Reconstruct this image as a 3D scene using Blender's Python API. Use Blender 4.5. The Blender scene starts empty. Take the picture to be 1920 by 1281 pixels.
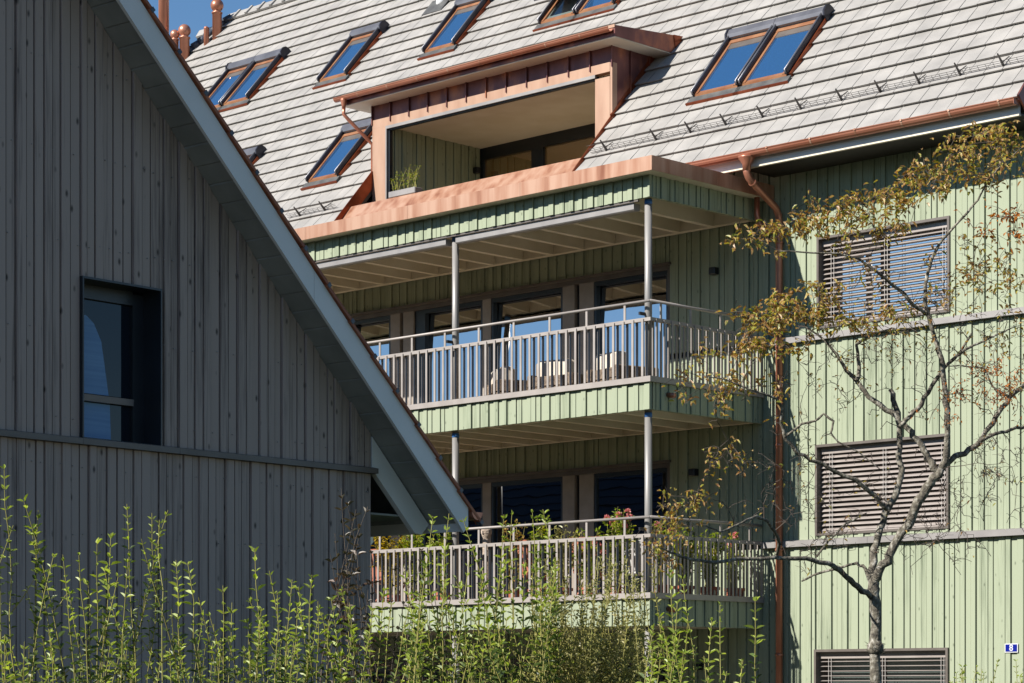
import bpy, math, random
from mathutils import Vector, Matrix
R = math.radians
rnd = random.Random(7)
scene = bpy.context.scene
col = scene.collection

# ------------------------------------------------------------------ camera
FPX, HOR, CXP = 4400.0, 1292.0, 960.0            # measured focal length (px of 1920), horizon row, centre column
aa = R(46.02)
FW = Vector((-math.cos(aa), math.sin(aa), 0)); RT = Vector((math.sin(aa), math.cos(aa), 0))
def ray(px, py): return FW + RT*((px-CXP)/FPX) + Vector((0, 0, (HOR-py)/FPX))
_d = ray(1460, HOR)
CAM = Vector((-_d.x/_d.y*26, -26, 1.65))
def PY(px, py, y): d = ray(px, py); return CAM + d*((y-CAM.y)/d.y)
def PX(px, py, x): d = ray(px, py); return CAM + d*((x-CAM.x)/d.x)
def PD(px, py, D): return CAM + ray(px, py)*D
cam = bpy.data.cameras.new('Camera'); camo = bpy.data.objects.new('Camera', cam); col.objects.link(camo)
camo.location = CAM; camo.rotation_euler = (R(90), 0, R(90)-aa)
cam.sensor_width = 36; cam.lens = FPX/1920*36; cam.shift_y = (HOR-640.5)/1920; cam.clip_end = 3000
scene.camera = camo

# ------------------------------------------------------------------ sky, sun, exposure
LDIR = Vector((.26, 1, -.71)).normalized()
EL = math.asin(-LDIR.z); AZ = math.atan2(-LDIR.x, -LDIR.y)
w = bpy.data.worlds.new('World'); scene.world = w; w.use_nodes = True
nt = w.node_tree; sky = nt.nodes.new('ShaderNodeTexSky'); sky.sky_type = 'NISHITA'; sky.sun_disc = False
sky.sun_elevation = EL; sky.sun_rotation = AZ; sky.altitude = 400; sky.air_density = 1.0; sky.dust_density = .1; sky.ozone_density = 3.0
bg = nt.nodes['Background']; bg.inputs[1].default_value = .06
hsv = nt.nodes.new('ShaderNodeHueSaturation'); hsv.inputs['Saturation'].default_value = 1.15; nt.links.new(sky.outputs[0], hsv.inputs['Color']); nt.links.new(hsv.outputs[0], bg.inputs[0])
sun = bpy.data.lights.new('Sun', 'SUN'); suno = bpy.data.objects.new('Sun', sun); col.objects.link(suno)
sun.energy = 5.0; sun.angle = R(.5); sun.color = (1, .95, .87)
suno.rotation_euler = LDIR.to_track_quat('-Z', 'Y').to_euler(); suno.location = (0, -20, 40)
scene.view_settings.view_transform = 'Standard'; scene.view_settings.look = 'None'
scene.view_settings.exposure = 1.0; scene.view_settings.gamma = 1

# ------------------------------------------------------------------ object helpers
def tag(o, label=None, cat=None, group=None, kind=None):
    if label: o['label'] = label
    if cat: o['category'] = cat
    if group: o['group'] = group
    if kind: o['kind'] = kind
    return o
def empty(name, loc=(0, 0, 0), rz=0):
    o = bpy.data.objects.new(name, None); col.objects.link(o); o.location = loc; o.rotation_euler = (0, 0, rz)
    o.empty_display_size = .2
    return o
def root_of(o):
    while o.parent: o = o.parent
    return o
class MB:
    def __init__(s, local=False): s.v = []; s.f = []; s.local = local; s.smooth = False
    def quad(s, a, b, c, d):
        n = len(s.v); s.v += [tuple(a), tuple(b), tuple(c), tuple(d)]; s.f.append((n, n+1, n+2, n+3)); return s
    def poly(s, pts):
        n = len(s.v); s.v += [tuple(p) for p in pts]; s.f.append(tuple(range(n, n+len(pts)))); return s
    def box(s, x0, x1, y0, y1, z0, z1):
        n = len(s.v)
        s.v += [(x0, y0, z0), (x1, y0, z0), (x1, y1, z0), (x0, y1, z0), (x0, y0, z1), (x1, y0, z1), (x1, y1, z1), (x0, y1, z1)]
        s.f += [(n, n+3, n+2, n+1), (n+4, n+5, n+6, n+7), (n, n+1, n+5, n+4), (n+1, n+2, n+6, n+5), (n+2, n+3, n+7, n+6), (n+3, n, n+4, n+7)]
        return s
    def bev(s, x0, x1, y0, y1, z0, z1, b=.02):
        "box with chamfered edges (rounded cushion or soft timber)"
        xs = (x0, x0+b, x1-b, x1); ys = (y0, y0+b, y1-b, y1); zs = (z0, z0+b, z1-b, z1)
        idx = {}
        def V(i, j, k):
            c = (i, j, k)
            if c not in idx: idx[c] = len(s.v); s.v.append((xs[i], ys[j], zs[k]))
            return idx[c]
        for k in (0, 3): s.f.append((V(1, 1, k), V(2, 1, k), V(2, 2, k), V(1, 2, k)))
        for k in (0, 3): s.f.append((V(1, k, 1), V(2, k, 1), V(2, k, 2), V(1, k, 2)))
        for k in (0, 3): s.f.append((V(k, 1, 1), V(k, 2, 1), V(k, 2, 2), V(k, 1, 2)))
        for a in (1, 2):
            o = 0 if a == 1 else 3
            for c in (1, 2):
                p = 0 if c == 1 else 3
                s.f.append((V(1, o, c), V(2, o, c), V(2, a, p), V(1, a, p)))
                s.f.append((V(o, 1, c), V(o, 2, c), V(a, 2, p), V(a, 1, p)))
                s.f.append((V(o, c, 1), V(o, c, 2), V(a, p, 2), V(a, p, 1)))
                for e in (1, 2):
                    q = 0 if e == 1 else 3
                    s.f.append((V(o, c, e), V(a, p, e), V(a, c, q)))
        return s
    def obox(s, p, e1, e2, e3):
        "box from corner p along three edge vectors"
        p = Vector(p); n = len(s.v)
        for k in (Vector(), e1, e1+e2, e2): s.v.append(tuple(p+k))
        for k in (Vector(), e1, e1+e2, e2): s.v.append(tuple(p+k+e3))
        s.f += [(n, n+3, n+2, n+1), (n+4, n+5, n+6, n+7), (n, n+1, n+5, n+4), (n+1, n+2, n+6, n+5), (n+2, n+3, n+7, n+6), (n+3, n, n+4, n+7)]
        return s
    def prism(s, pts, ex):
        n = len(s.v); m = len(pts); ex = Vector(ex)
        s.v += [tuple(p) for p in pts] + [tuple(Vector(p)+ex) for p in pts]
        s.f.append(tuple(range(n, n+m))); s.f.append(tuple(range(n+2*m-1, n+m-1, -1)))
        for i in range(m): j = (i+1) % m; s.f.append((n+i, n+j, n+m+j, n+m+i))
        return s
    def tube(s, pts, rad, k=8, cap=True):
        pts = [Vector(p) for p in pts]
        if not hasattr(rad, '__len__'): rad = [rad]*len(pts)
        n0 = len(s.v); u = None
        for i, p in enumerate(pts):
            t = (pts[min(i+1, len(pts)-1)]-pts[max(i-1, 0)])
            t = t.normalized() if t.length > 1e-9 else Vector((0, 0, 1))
            if u is None:
                u = t.orthogonal().normalized()
            else:
                u = (u-t*u.dot(t)); u = u.normalized() if u.length > 1e-6 else t.orthogonal().normalized()
            v_ = t.cross(u)
            for j in range(k):
                a = 2*math.pi*j/k; s.v.append(tuple(p+(u*math.cos(a)+v_*math.sin(a))*rad[i]))
        for i in range(len(pts)-1):
            for j in range(k):
                a = n0+i*k+j; b = n0+i*k+(j+1) % k; s.f.append((a, b, b+k, a+k))
        if cap: s.f.append(tuple(n0+j for j in range(k))[::-1]); s.f.append(tuple(n0+(len(pts)-1)*k+j for j in range(k)))
        return s
    def lathe(s, c, prof, k=16):
        c = Vector(c); n0 = len(s.v)
        for r_, z in prof:
            for j in range(k): a = 2*math.pi*j/k; s.v.append((c.x+r_*math.cos(a), c.y+r_*math.sin(a), c.z+z))
        for i in range(len(prof)-1):
            for j in range(k):
                a = n0+i*k+j; b = n0+i*k+(j+1) % k; s.f.append((a, b, b+k, a+k))
        s.f.append(tuple(n0+j for j in range(k))[::-1]); s.f.append(tuple(n0+(len(prof)-1)*k+j for j in range(k)))
        return s
    def leaf(s, p, d, up, L, W):
        d = d.normalized(); sd = d.cross(up)
        sd = sd.normalized() if sd.length > 1e-4 else d.orthogonal().normalized()
        nn = sd.cross(d); n = len(s.v); q = nn*(W*.35); dr = nn*(-L*.18)
        s.v += [tuple(p), tuple(p+d*L*.32+sd*W*.5+q), tuple(p+d*L*.68+sd*W*.38+q+dr*.5), tuple(p+d*L+dr), tuple(p+d*L*.68-sd*W*.38+q+dr*.5), tuple(p+d*L*.32-sd*W*.5+q)]
        s.f += [(n, n+1, n+2, n+3), (n, n+3, n+4, n+5)]
        return s
    def build(s, name, mat, parent=None, smooth=None):
        v = s.v
        if parent is not None and not s.local:
            rt = root_of(parent); M = (Matrix.Translation(rt.location) @ rt.rotation_euler.to_matrix().to_4x4()).inverted()
            v = [tuple(M @ Vector(p)) for p in v]
        me = bpy.data.meshes.new(name); me.from_pydata(v, [], s.f); me.update()
        me.materials.append(mat)
        if (s.smooth if smooth is None else smooth):
            me.polygons.foreach_set('use_smooth', [True]*len(me.polygons))
        o = bpy.data.objects.new(name, me); col.objects.link(o)
        if parent is not None: o.parent = parent
        return o
def split_build(mb, name, mat, parent, limit=None, key=None, rest=None):
    "every connected piece becomes an object of its own"
    n = len(mb.v); pr = list(range(n))
    def find(a):
        while pr[a] != a: pr[a] = pr[pr[a]]; a = pr[a]
        return a
    for f in mb.f:
        r0 = find(f[0])
        for q in f[1:]: pr[find(q)] = r0
    grp = {}
    for f in mb.f: grp.setdefault(find(f[0]), []).append(f)
    cs = list(grp.values())
    if key: cs.sort(key=lambda fs: key(mb.v[fs[0][0]]))
    if limit is None: limit = len(cs)
    def mk(fs, nm):
        ids = sorted(set(i for f in fs for i in f)); mp = {a: i for i, a in enumerate(ids)}
        m2 = MB(mb.local); m2.smooth = mb.smooth; m2.v = [mb.v[i] for i in ids]; m2.f = [tuple(mp[i] for i in f) for f in fs]
        return m2.build(nm, mat, parent)
    out = [mk(fs, name) for fs in cs[:limit]]
    if len(cs) > limit: tag(mk([f for fs in cs[limit:] for f in fs], rest or name), kind='stuff')
    return out
def copy_tree(o, parent=None):
    c = o.copy(); col.objects.link(c); c.parent = parent
    for ch in [x for x in bpy.data.objects if x.parent == o]: copy_tree(ch, c)
    return c

# ------------------------------------------------------------------ materials
ALB = .66      # photographed tones are bright for an exposure of +1, the surfaces themselves are darker
def lin(r, g, b): return tuple(ALB*((c/255)/12.92 if c/255 <= .04045 else ((c/255+.055)/1.055)**2.4) for c in (r, g, b)) + (1,)
def material(name, c1, c2=None, scale=(4, 4, 4), rough=.6, metal=0, bump=0, bscale=60, detail=5, spec=.5, contrast=(.35, .65), c3=None):
    m = bpy.data.materials.new(name); m.use_nodes = True; t = m.node_tree; N = t.nodes; L = t.links
    b = N['Principled BSDF']; b.inputs['Roughness'].default_value = rough; b.inputs['Metallic'].default_value = metal
    b.inputs['Specular IOR Level'].default_value = spec
    tc = N.new('ShaderNodeTexCoord')
    if c2 is None: b.inputs['Base Color'].default_value = c1
    else:
        mp = N.new('ShaderNodeMapping'); mp.inputs['Scale'].default_value = scale; L.new(tc.outputs['Object'], mp.inputs[0])
        no = N.new('ShaderNodeTexNoise'); no.inputs['Scale'].default_value = 1; no.inputs['Detail'].default_value = detail; L.new(mp.outputs[0], no.inputs[0])
        cr = N.new('ShaderNodeValToRGB'); L.new(no.outputs[0], cr.inputs[0]); e = cr.color_ramp.elements
        e[0].position = contrast[0]; e[0].color = c1; e[1].position = contrast[1]; e[1].color = c2
        if c3 is not None: x = e.new((contrast[0]+contrast[1])/2); x.color = c3
        L.new(cr.outputs[0], b.inputs['Base Color'])
    if bump:
        n2 = N.new('ShaderNodeTexNoise'); n2.inputs['Scale'].default_value = bscale; n2.inputs['Detail'].default_value = 4; L.new(tc.outputs['Object'], n2.inputs[0])
        bp = N.new('ShaderNodeBump'); bp.inputs['Strength'].default_value = bump; bp.inputs['Distance'].default_value = .02
        L.new(n2.outputs[0], bp.inputs['Height']); L.new(bp.outputs[0], b.inputs['Normal'])
    return m
def wood(name, ca, cb, cd, knot=.35, rough=.75, dirk=(1, 1)):
    "stained board cladding: each board its own tone, long grain, scattered knots"
    m = bpy.data.materials.new(name); m.use_nodes = True; t = m.node_tree; N = t.nodes; L = t.links
    b = N['Principled BSDF']; b.inputs['Roughness'].default_value = rough; b.inputs['Specular IOR Level'].default_value = .25
    tc = N.new('ShaderNodeTexCoord'); sp = N.new('ShaderNodeSeparateXYZ'); L.new(tc.outputs['Object'], sp.inputs[0])
    ad = N.new('ShaderNodeMath'); ad.operation = 'ADD'; L.new(sp.outputs[0], ad.inputs[0]); L.new(sp.outputs[1], ad.inputs[1])
    ml = N.new('ShaderNodeMath'); ml.operation = 'MULTIPLY'; ml.inputs[1].default_value = 10.9; L.new(ad.outputs[0], ml.inputs[0])
    fl = N.new('ShaderNodeMath'); fl.operation = 'FLOOR'; L.new(ml.outputs[0], fl.inputs[0])
    wn = N.new('ShaderNodeTexWhiteNoise'); wn.noise_dimensions = '1D'; L.new(fl.outputs[0], wn.inputs['W'])
    mp = N.new('ShaderNodeMapping'); mp.inputs['Scale'].default_value = (60, 60, 2.2); L.new(tc.outputs['Object'], mp.inputs[0])
    no = N.new('ShaderNodeTexNoise'); no.inputs['Scale'].default_value = 1; no.inputs['Detail'].default_value = 6; L.new(mp.outputs[0], no.inputs[0])
    mp3 = N.new('ShaderNodeMapping'); mp3.inputs['Scale'].default_value = (1.2, 1.2, .5); L.new(tc.outputs['Object'], mp3.inputs[0])
    no3 = N.new('ShaderNodeTexNoise'); no3.inputs['Scale'].default_value = 1; L.new(mp3.outputs[0], no3.inputs[0])
    a1 = N.new('ShaderNodeMath'); a1.operation = 'MULTIPLY_ADD'; a1.inputs[1].default_value = .45; L.new(wn.outputs[0], a1.inputs[0]); L.new(no.outputs[0], a1.inputs[2])
    a2 = N.new('ShaderNodeMath'); a2.operation = 'MULTIPLY_ADD'; a2.inputs[1].default_value = .7; L.new(no3.outputs[0], a2.inputs[0]); L.new(a1.outputs[0], a2.inputs[2])
    cr = N.new('ShaderNodeValToRGB'); e = cr.color_ramp.elements; e[0].position = .55; e[0].color = ca; e[1].color = cb; e[1].position = 1.0
    L.new(a2.outputs[0], cr.inputs[0])
    mp2 = N.new('ShaderNodeMapping'); mp2.inputs['Scale'].default_value = (10, 10, 5); L.new(tc.outputs['Object'], mp2.inputs[0])
    vo = N.new('ShaderNodeTexVoronoi'); vo.inputs['Scale'].default_value = 1; L.new(mp2.outputs[0], vo.inputs[0])
    k = N.new('ShaderNodeValToRGB'); k.color_ramp.elements[0].position = .05; k.color_ramp.elements[0].color = (knot, knot, knot, 1)
    k.color_ramp.elements[1].position = .16; k.color_ramp.elements[1].color = (0, 0, 0, 1); L.new(vo.outputs[0], k.inputs[0])
    mx = N.new('ShaderNodeMix'); mx.data_type = 'RGBA'; L.new(k.outputs[0], mx.inputs[0]); L.new(cr.outputs[0], mx.inputs[6]); mx.inputs[7].default_value = cd
    L.new(mx.outputs[2], b.inputs['Base Color'])
    bp = N.new('ShaderNodeBump'); bp.inputs['Strength'].default_value = .25; bp.inputs['Distance'].default_value = .004; L.new(no.outputs[0], bp.inputs['Height']); L.new(bp.outputs[0], b.inputs['Normal'])
    return m
def glass(name, base, refl=.35, rough=.01, tint=(1, 1, 1, 1)):
    m = bpy.data.materials.new(name); m.use_nodes = True; t = m.node_tree; N = t.nodes; L = t.links
    for n in list(N): N.remove(n)
    out = N.new('ShaderNodeOutputMaterial'); d = N.new('ShaderNodeBsdfDiffuse'); d.inputs[0].default_value = base
    g = N.new('ShaderNodeBsdfGlossy'); g.inputs['Roughness'].default_value = rough; g.inputs[0].default_value = tint
    tc = N.new('ShaderNodeTexCoord'); no = N.new('ShaderNodeTexNoise'); no.inputs['Scale'].default_value = 1.1; L.new(tc.outputs['Object'], no.inputs[0])
    bp = N.new('ShaderNodeBump'); bp.inputs['Strength'].default_value = .04; bp.inputs['Distance'].default_value = .05; L.new(no.outputs[0], bp.inputs['Height']); L.new(bp.outputs[0], g.inputs['Normal'])
    lw = N.new('ShaderNodeLayerWeight'); lw.inputs[0].default_value = .3
    ma = N.new('ShaderNodeMath'); ma.operation = 'MULTIPLY_ADD'; ma.inputs[1].default_value = .5; ma.inputs[2].default_value = refl; L.new(lw.outputs['Fresnel'], ma.inputs[0]); ma.use_clamp = True
    mx = N.new('ShaderNodeMixShader'); L.new(ma.outputs[0], mx.inputs[0]); L.new(d.outputs[0], mx.inputs[1]); L.new(g.outputs[0], mx.inputs[2]); L.new(mx.outputs[0], out.inputs[0])
    return m
def leafmat(name, cols, scale=9, trans=.35, tcol=None):
    m = bpy.data.materials.new(name); m.use_nodes = True; t = m.node_tree; N = t.nodes; L = t.links
    b = N['Principled BSDF']; b.inputs['Roughness'].default_value = .45; b.inputs['Specular IOR Level'].default_value = .5
    tc = N.new('ShaderNodeTexCoord'); no = N.new('ShaderNodeTexNoise'); no.inputs['Scale'].default_value = scale; no.inputs['Detail'].default_value = 3; L.new(tc.outputs['Object'], no.inputs[0])
    cr = N.new('ShaderNodeValToRGB'); L.new(no.outputs[0], cr.inputs[0]); e = cr.color_ramp.elements
    n = len(cols)
    for i, c in enumerate(cols):
        ps = .3+.4*i/(n-1)
        if i < 2: e[i].position = ps; e[i].color = c
        else: x = e.new(ps); x.color = c
    L.new(cr.outputs[0], b.inputs['Base Color'])
    tr = N.new('ShaderNodeBsdfTranslucent'); hs = N.new('ShaderNodeHueSaturation'); hs.inputs['Value'].default_value = 1.7; hs.inputs['Saturation'].default_value = 1.15
    L.new(cr.outputs[0], hs.inputs['Color']); L.new(hs.outputs[0], tr.inputs[0])
    mx = N.new('ShaderNodeMixShader'); mx.inputs[0].default_value = trans; L.new(b.outputs[0], mx.inputs[1]); L.new(tr.outputs[0], mx.inputs[2])
    L.new(mx.outputs[0], N['Material Output'].inputs[0])
    return m

M = {}
M['green'] = wood('green_stain', lin(120, 131, 108), lin(164, 173, 148), lin(72, 80, 64), .6)
M['dark'] = wood('grey_brown_stain', lin(116, 105, 99), lin(180, 165, 156), lin(54, 49, 46), .85)
M['tile'] = material('grey_clay_tile', lin(152, 149, 145), lin(182, 178, 173), (2.6, 2.6, 2.6), .55, bump=.25, bscale=45, contrast=(.25, .75))
M['tile_body'] = material('dark_roof_underlay', lin(60, 56, 52))
M['cap'] = material('dark_ridge_tile', lin(60, 66, 80), lin(84, 88, 98), rough=.4)
M['redtile'] = material('brown_clay_tile', lin(150, 84, 54), lin(178, 108, 72), (6, 6, 6), .6, bump=.3)
M['copper'] = material('bright_copper', lin(148, 92, 66), lin(210, 168, 142), (6, 6, .6), .4, .35, bump=.02, bscale=3, c3=lin(190, 140, 112), contrast=(.25, .62))
M['copper_pale'] = material('fresh_pale_copper', lin(178, 140, 116), lin(196, 160, 136), (4, 4, 1), .45, .3, bump=.03, bscale=8)
M['copper_dull'] = material('oxidised_copper', lin(112, 72, 72), lin(190, 122, 92), (2.6, 2.6, 1.3), .4, .6, bump=.06, bscale=6, c3=lin(132, 86, 84))
M['copper_red'] = material('red_brown_copper', lin(140, 68, 38), lin(176, 92, 56), (4, 4, 4), .35, .7)
M['copper_pipe'] = material('copper_pipe', lin(186, 120, 94), lin(208, 144, 118), (1.2, 1.2, 1.2), .35, .5)
M['alu'] = material('grey_aluminium', lin(148, 144, 142), lin(164, 160, 157), (3, 3, 3), .45, .25)
M['rail'] = material('warm_grey_powder_coat', lin(160, 152, 146), lin(172, 164, 158), (5, 5, 5), .5, .1)
M['column'] = material('grey_steel_column', lin(146, 143, 140), lin(162, 159, 156), (4, 4, 1), .45, .15)
M['cream'] = material('cream_painted_timber', lin(224, 214, 192), lin(236, 228, 210), (2, 2, 2), .6)
M['white'] = material('pale_grey_paint', lin(228, 232, 232), lin(236, 238, 238), (3, 3, 3), .5, bump=.1, bscale=20)
M['soffit'] = material('slate_grey_paint', lin(136, 140, 136), lin(156, 160, 156), (3, 3, 3), .6)
M['frame'] = material('taupe_window_frame', lin(92, 84, 78), lin(108, 100, 94), (4, 4, 4), .45)
M['pillar'] = material('taupe_pillar_cladding', lin(150, 140, 130), lin(168, 158, 148), (4, 4, 4), .5)
M['darkframe'] = material('black_blue_frame', lin(26, 34, 42), lin(34, 42, 52), rough=.35)
M['slat'] = material('bronze_blind_slat', lin(166, 156, 150), lin(180, 171, 165), rough=.4, metal=.2, scale=(3, 3, 3))
M['cord'] = material('grey_cord', lin(190, 186, 182))
M['black'] = material('black_metal', lin(24, 24, 30), rough=.4)
M['shutter'] = material('shutter_metal', lin(112, 112, 118), lin(132, 132, 138), (3, 3, 3), .35, .5)
M['shutter_dark'] = material('dark_rail_metal', lin(50, 50, 60), lin(64, 64, 74), (3, 3, 3), .35, .5)
M['sash'] = material('copper_clad_sash', lin(178, 118, 84), lin(206, 150, 110), (4, 4, 4), .4, .5)
M['lead'] = material('grey_flashing', lin(70, 70, 70), lin(96, 96, 94), (6, 6, 6), .6)
M['glass'] = glass('window_glass', lin(28, 28, 26), .55)
M['glass_bright'] = glass('window_glass_under_blind', lin(60, 80, 100), .7)
M['glass_warm'] = glass('tan_window_glass', lin(150, 118, 70), .25)  # tan diffuse base under a weak mirror layer
M['glass_grey'] = glass('window_glass_painted_pale', lin(120, 132, 128), .2)  # pale base paints the whitish reflection in the lowest facade window
M['glass_dim'] = glass('dim_window_glass', lin(18, 20, 26), .12)
M['glass_roof'] = glass('roof_window_glass', lin(46, 92, 140), .5)  # blue diffuse base carries the reflected sky
M['wire'] = material('galvanised_wire', lin(120, 116, 112), lin(84, 80, 78), (20, 20, 20), .45, .6)
M['blue'] = material('blue_enamel', lin(18, 34, 140), rough=.25)
M['enamel'] = material('white_enamel', lin(225, 226, 228), rough=.25)
M['capblue'] = material('blue_tape', lin(60, 120, 190))
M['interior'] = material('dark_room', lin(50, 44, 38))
M['wicker'] = material('brown_wicker', lin(90, 74, 60), lin(150, 130, 110), (60, 60, 40), .7, bump=.5, bscale=120)
M['cushion'] = material('cream_cushion', lin(214, 200, 182), lin(228, 218, 202), (5, 5, 5), .9)
M['terracotta'] = material('terracotta', lin(168, 92, 64), lin(190, 112, 82), (8, 8, 8), .8)
M['redwood'] = material('reddish_timber', lin(172, 104, 82), lin(196, 128, 102), (20, 20, 2), .6)
M['plastic'] = material('white_plastic', lin(214, 214, 212), rough=.4)
M['stone'] = material('carved_stone', lin(160, 142, 126), lin(196, 180, 164), (18, 18, 18), .9, bump=.8, bscale=50)
M['blind'] = material('painted_sky_blue', lin(120, 160, 205), lin(134, 174, 216), (1, 1, 60), .8)  # sky reflection of the dark house window, painted as flat blue
M['curtain'] = material('dark_curtain', lin(20, 26, 34))
M['bark'] = material('lichened_bark', lin(74, 68, 60), lin(186, 182, 172), (26, 26, 18), .9, bump=.8, bscale=40, c3=lin(116, 110, 96), contrast=(.35, .72))
M['twig'] = material('twig_bark', lin(58, 48, 42), lin(88, 76, 64), (10, 10, 10), .8)
M['stem'] = material('green_stem', lin(134, 128, 58), lin(156, 150, 76), (4, 4, 4), .7)
M['leaf_autumn'] = leafmat('autumn_leaf', [lin(96, 110, 48), lin(150, 156, 74), lin(200, 180, 88), lin(156, 104, 66), lin(214, 184, 128), lin(132, 142, 66)], 18, .35)
M['leaf_orange'] = leafmat('orange_leaf', [lin(190, 120, 50), lin(214, 140, 70), lin(196, 100, 46)], 7, .5)
M['leaf_bush'] = leafmat('shrub_leaf', [lin(40, 58, 28), lin(90, 112, 50), lin(156, 166, 104)], 18, .3)  # dark tones put the shade low in the hedge into the leaves
M['leaf_tip'] = leafmat('young_shrub_leaf', [lin(136, 158, 58), lin(194, 206, 104)], 14, .4)
M['leaf_fine'] = leafmat('yellowish_fine_leaf', [lin(110, 120, 60), lin(170, 168, 104), lin(206, 192, 146)], 18)
M['leaf_dark'] = leafmat('dark_red_green_leaf', [lin(44, 48, 30), lin(74, 66, 40), lin(96, 70, 56)], 7, .2)
M['leaf_pot'] = leafmat('potted_leaf', [lin(84, 116, 34), lin(150, 168, 50), lin(190, 180, 60)], 8, .4)
M['petal'] = leafmat('pink_petal', [lin(214, 120, 124), lin(232, 160, 150)], 9, .3)
M['ground'] = material('grey_asphalt_ground', lin(86, 80, 70), lin(108, 100, 88), (3, 3, 3), .95, bump=.3, bscale=30)
M['deck'] = material('warm_deck', lin(198, 174, 142), lin(212, 188, 156), (3, 3, 3), .7)
M['lawn'] = material('short_lawn', lin(66, 84, 38), lin(92, 108, 50), (9, 9, 9), .95, bump=.6, bscale=80)

# ------------------------------------------------------------------ ground
g = MB(); g.quad((-400, -400, 0), (400, -400, 0), (400, 400, 0), (-400, 400, 0)); tag(g.build('ground', M['ground']), kind='structure')
g = MB(); g.quad((-6, -13, .006), (40, -19, .006), (40, -4, .006), (-6, -4, .006)); tag(g.build('lawn', M['lawn']), kind='structure')

# ------------------------------------------------------------------ shared builders
def cladding(mb, P0, e, nrm, L, z0f, z1f, holes=(), seed=1, thick=.05, wmin=.078, wmax=.104, rel=.7):
    """vertical boards along direction e from P0, length L; z0f/z1f give bottom/top at distance s; holes = (s0,s1,z0,z1)"""
    r_ = random.Random(seed); cuts = sorted(set([c for h in holes for c in h[:2]]))
    s = 0.0; k = 0; prev = 0
    while s < L-1e-4:
        wd = r_.uniform(wmin, wmax); nx = min(s+wd, L)
        for c in cuts:
            if s+1e-4 < c < nx+.03: nx = c; break
        d = ((.0, .02, .006, .03)[k % 4] + r_.uniform(-.002, .002))*rel
        gap = .013 if r_.random() < .85 else .004
        mid = (s+nx)/2; ivs = [(None, None)]
        za, zb = z0f, z1f
        iv = [(za(s), zb(s), za(nx), zb(nx))]
        for h in holes:
            if h[0] < mid < h[1]:
                new = []
                for (a0, b0, a1, b1) in iv:
                    if h[2] > min(a0, a1): new.append((a0, min(b0, h[2]), a1, min(b1, h[2])))
                    if h[3] < max(b0, b1): new.append((max(a0, h[3]), b0, max(a1, h[3]), b1))
                iv = new
        for (a0, b0, a1, b1) in iv:
            if b0-a0 < .01 and b1-a1 < .01: continue
            for (sa, sb, dd) in ((s, nx-gap, d), (nx-gap, nx, -.035)):
                if sb-sa < .001: continue
                A = P0+e*sa; B = P0+e*sb
                f = nrm*dd; bk = -nrm*thick
                n = len(mb.v)
                mb.v += [tuple(A+bk+Vector((0, 0, a0))), tuple(B+bk+Vector((0, 0, a1))), tuple(B+f+Vector((0, 0, a1))), tuple(A+f+Vector((0, 0, a0))),
                         tuple(A+bk+Vector((0, 0, b0))), tuple(B+bk+Vector((0, 0, b1))), tuple(B+f+Vector((0, 0, b1))), tuple(A+f+Vector((0, 0, b0)))]
                mb.f += [(n+3, n+2, n+6, n+7), (n, n+3, n+7, n+4), (n+2, n+1, n+5, n+6), (n, n+1, n+2, n+3), (n+4, n+7, n+6, n+5)]
        s = nx; k += 1 if r_.random() < .85 else 2
    return mb
EX, EY, EZ = Vector((1, 0, 0)), Vector((0, 1, 0)), Vector((0, 0, 1))
cst = lambda v: (lambda s: v)

# ================================================================== MAIN GREEN APARTMENT BUILDING
B = empty('apartment_building', (-7, 3, 0))
tag(B, 'green timber-clad apartment house with pale tiled roof, copper dormer and railed balconies', 'apartment building')
XR = 4.35; XLF = -19.0
LVZ = [5.785, 2.925]                 # tops of the two balcony fascias
# ---- facade cladding, per storey between the drip ledges
def hx(x): return x-XLF
W1 = (.676, 2.814, 6.57, 7.82); W2 = (.649, 2.797, 3.745, 4.985); W3 = (.631, 2.789, 1.0, 2.19)
BW = [(-8.95, -1.97, 5.62, 7.79), (-8.95, -1.97, 2.76, 4.93), (-8.95, -1.97, .05, 2.07)]
L1, L2 = 6.50, 3.69
def holes(ws, z0, z1): return [(hx(a), hx(b), max(c, z0-1), d) for (a, b, c, d) in ws]
for i, (za, zb, ws) in enumerate(((L1, 9.3, [W1, BW[0]]), (L2, L1-.09, [W2, BW[0], BW[1]]), (.12, L2-.09, [W3, W2, BW[1], BW[2]]))):
    mb = MB(); cladding(mb, Vector((XLF, 0, 0)), EX, Vector((0, -1, 0)), XR-XLF, cst(za), cst(zb), holes(ws, za, zb), seed=11+i)
    mb.build('wall_cladding', M['green'], B)
mb = MB(); mb.box(XLF, XR+.0, 0, .3, 0, .12); mb.build('plinth', M['alu'], B)
# end walls and rear, rough depth of the block
mb = MB(); cladding(mb, Vector((XR, 0, 0)), EY, EX, 11, cst(.1), lambda s: 9.1+min(s+.4, 11.2-s-.2)*1.13, seed=15)
cladding(mb, Vector((XLF, 11, 0)), -EY, -EX, 11, cst(.1), lambda s: 9.1+min(s+.2, 11.2-s-.2)*1.13, seed=16)
mb.build('end_wall', M['green'], B)
mb = MB(); mb.box(XLF, XR, 10.9, 11, 0, 9.2); mb.build('rear_wall', M['cream'], B)
# ---- drip ledges
for zl in (L1, L2):
    mb = MB()
    xs = [-.23, .0, 1.55, 3.1, XR]
    for a, b in zip(xs[:-1], xs[1:]): mb.prism([(a+.002, -.005, zl+.012), (a+.002, -.085, zl-.004), (a+.002, -.085, zl-.085), (a+.002, -.005, zl-.085)], (b-a-.004, 0, 0))
    mb.build('drip_ledge', M['alu'], B)
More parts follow.
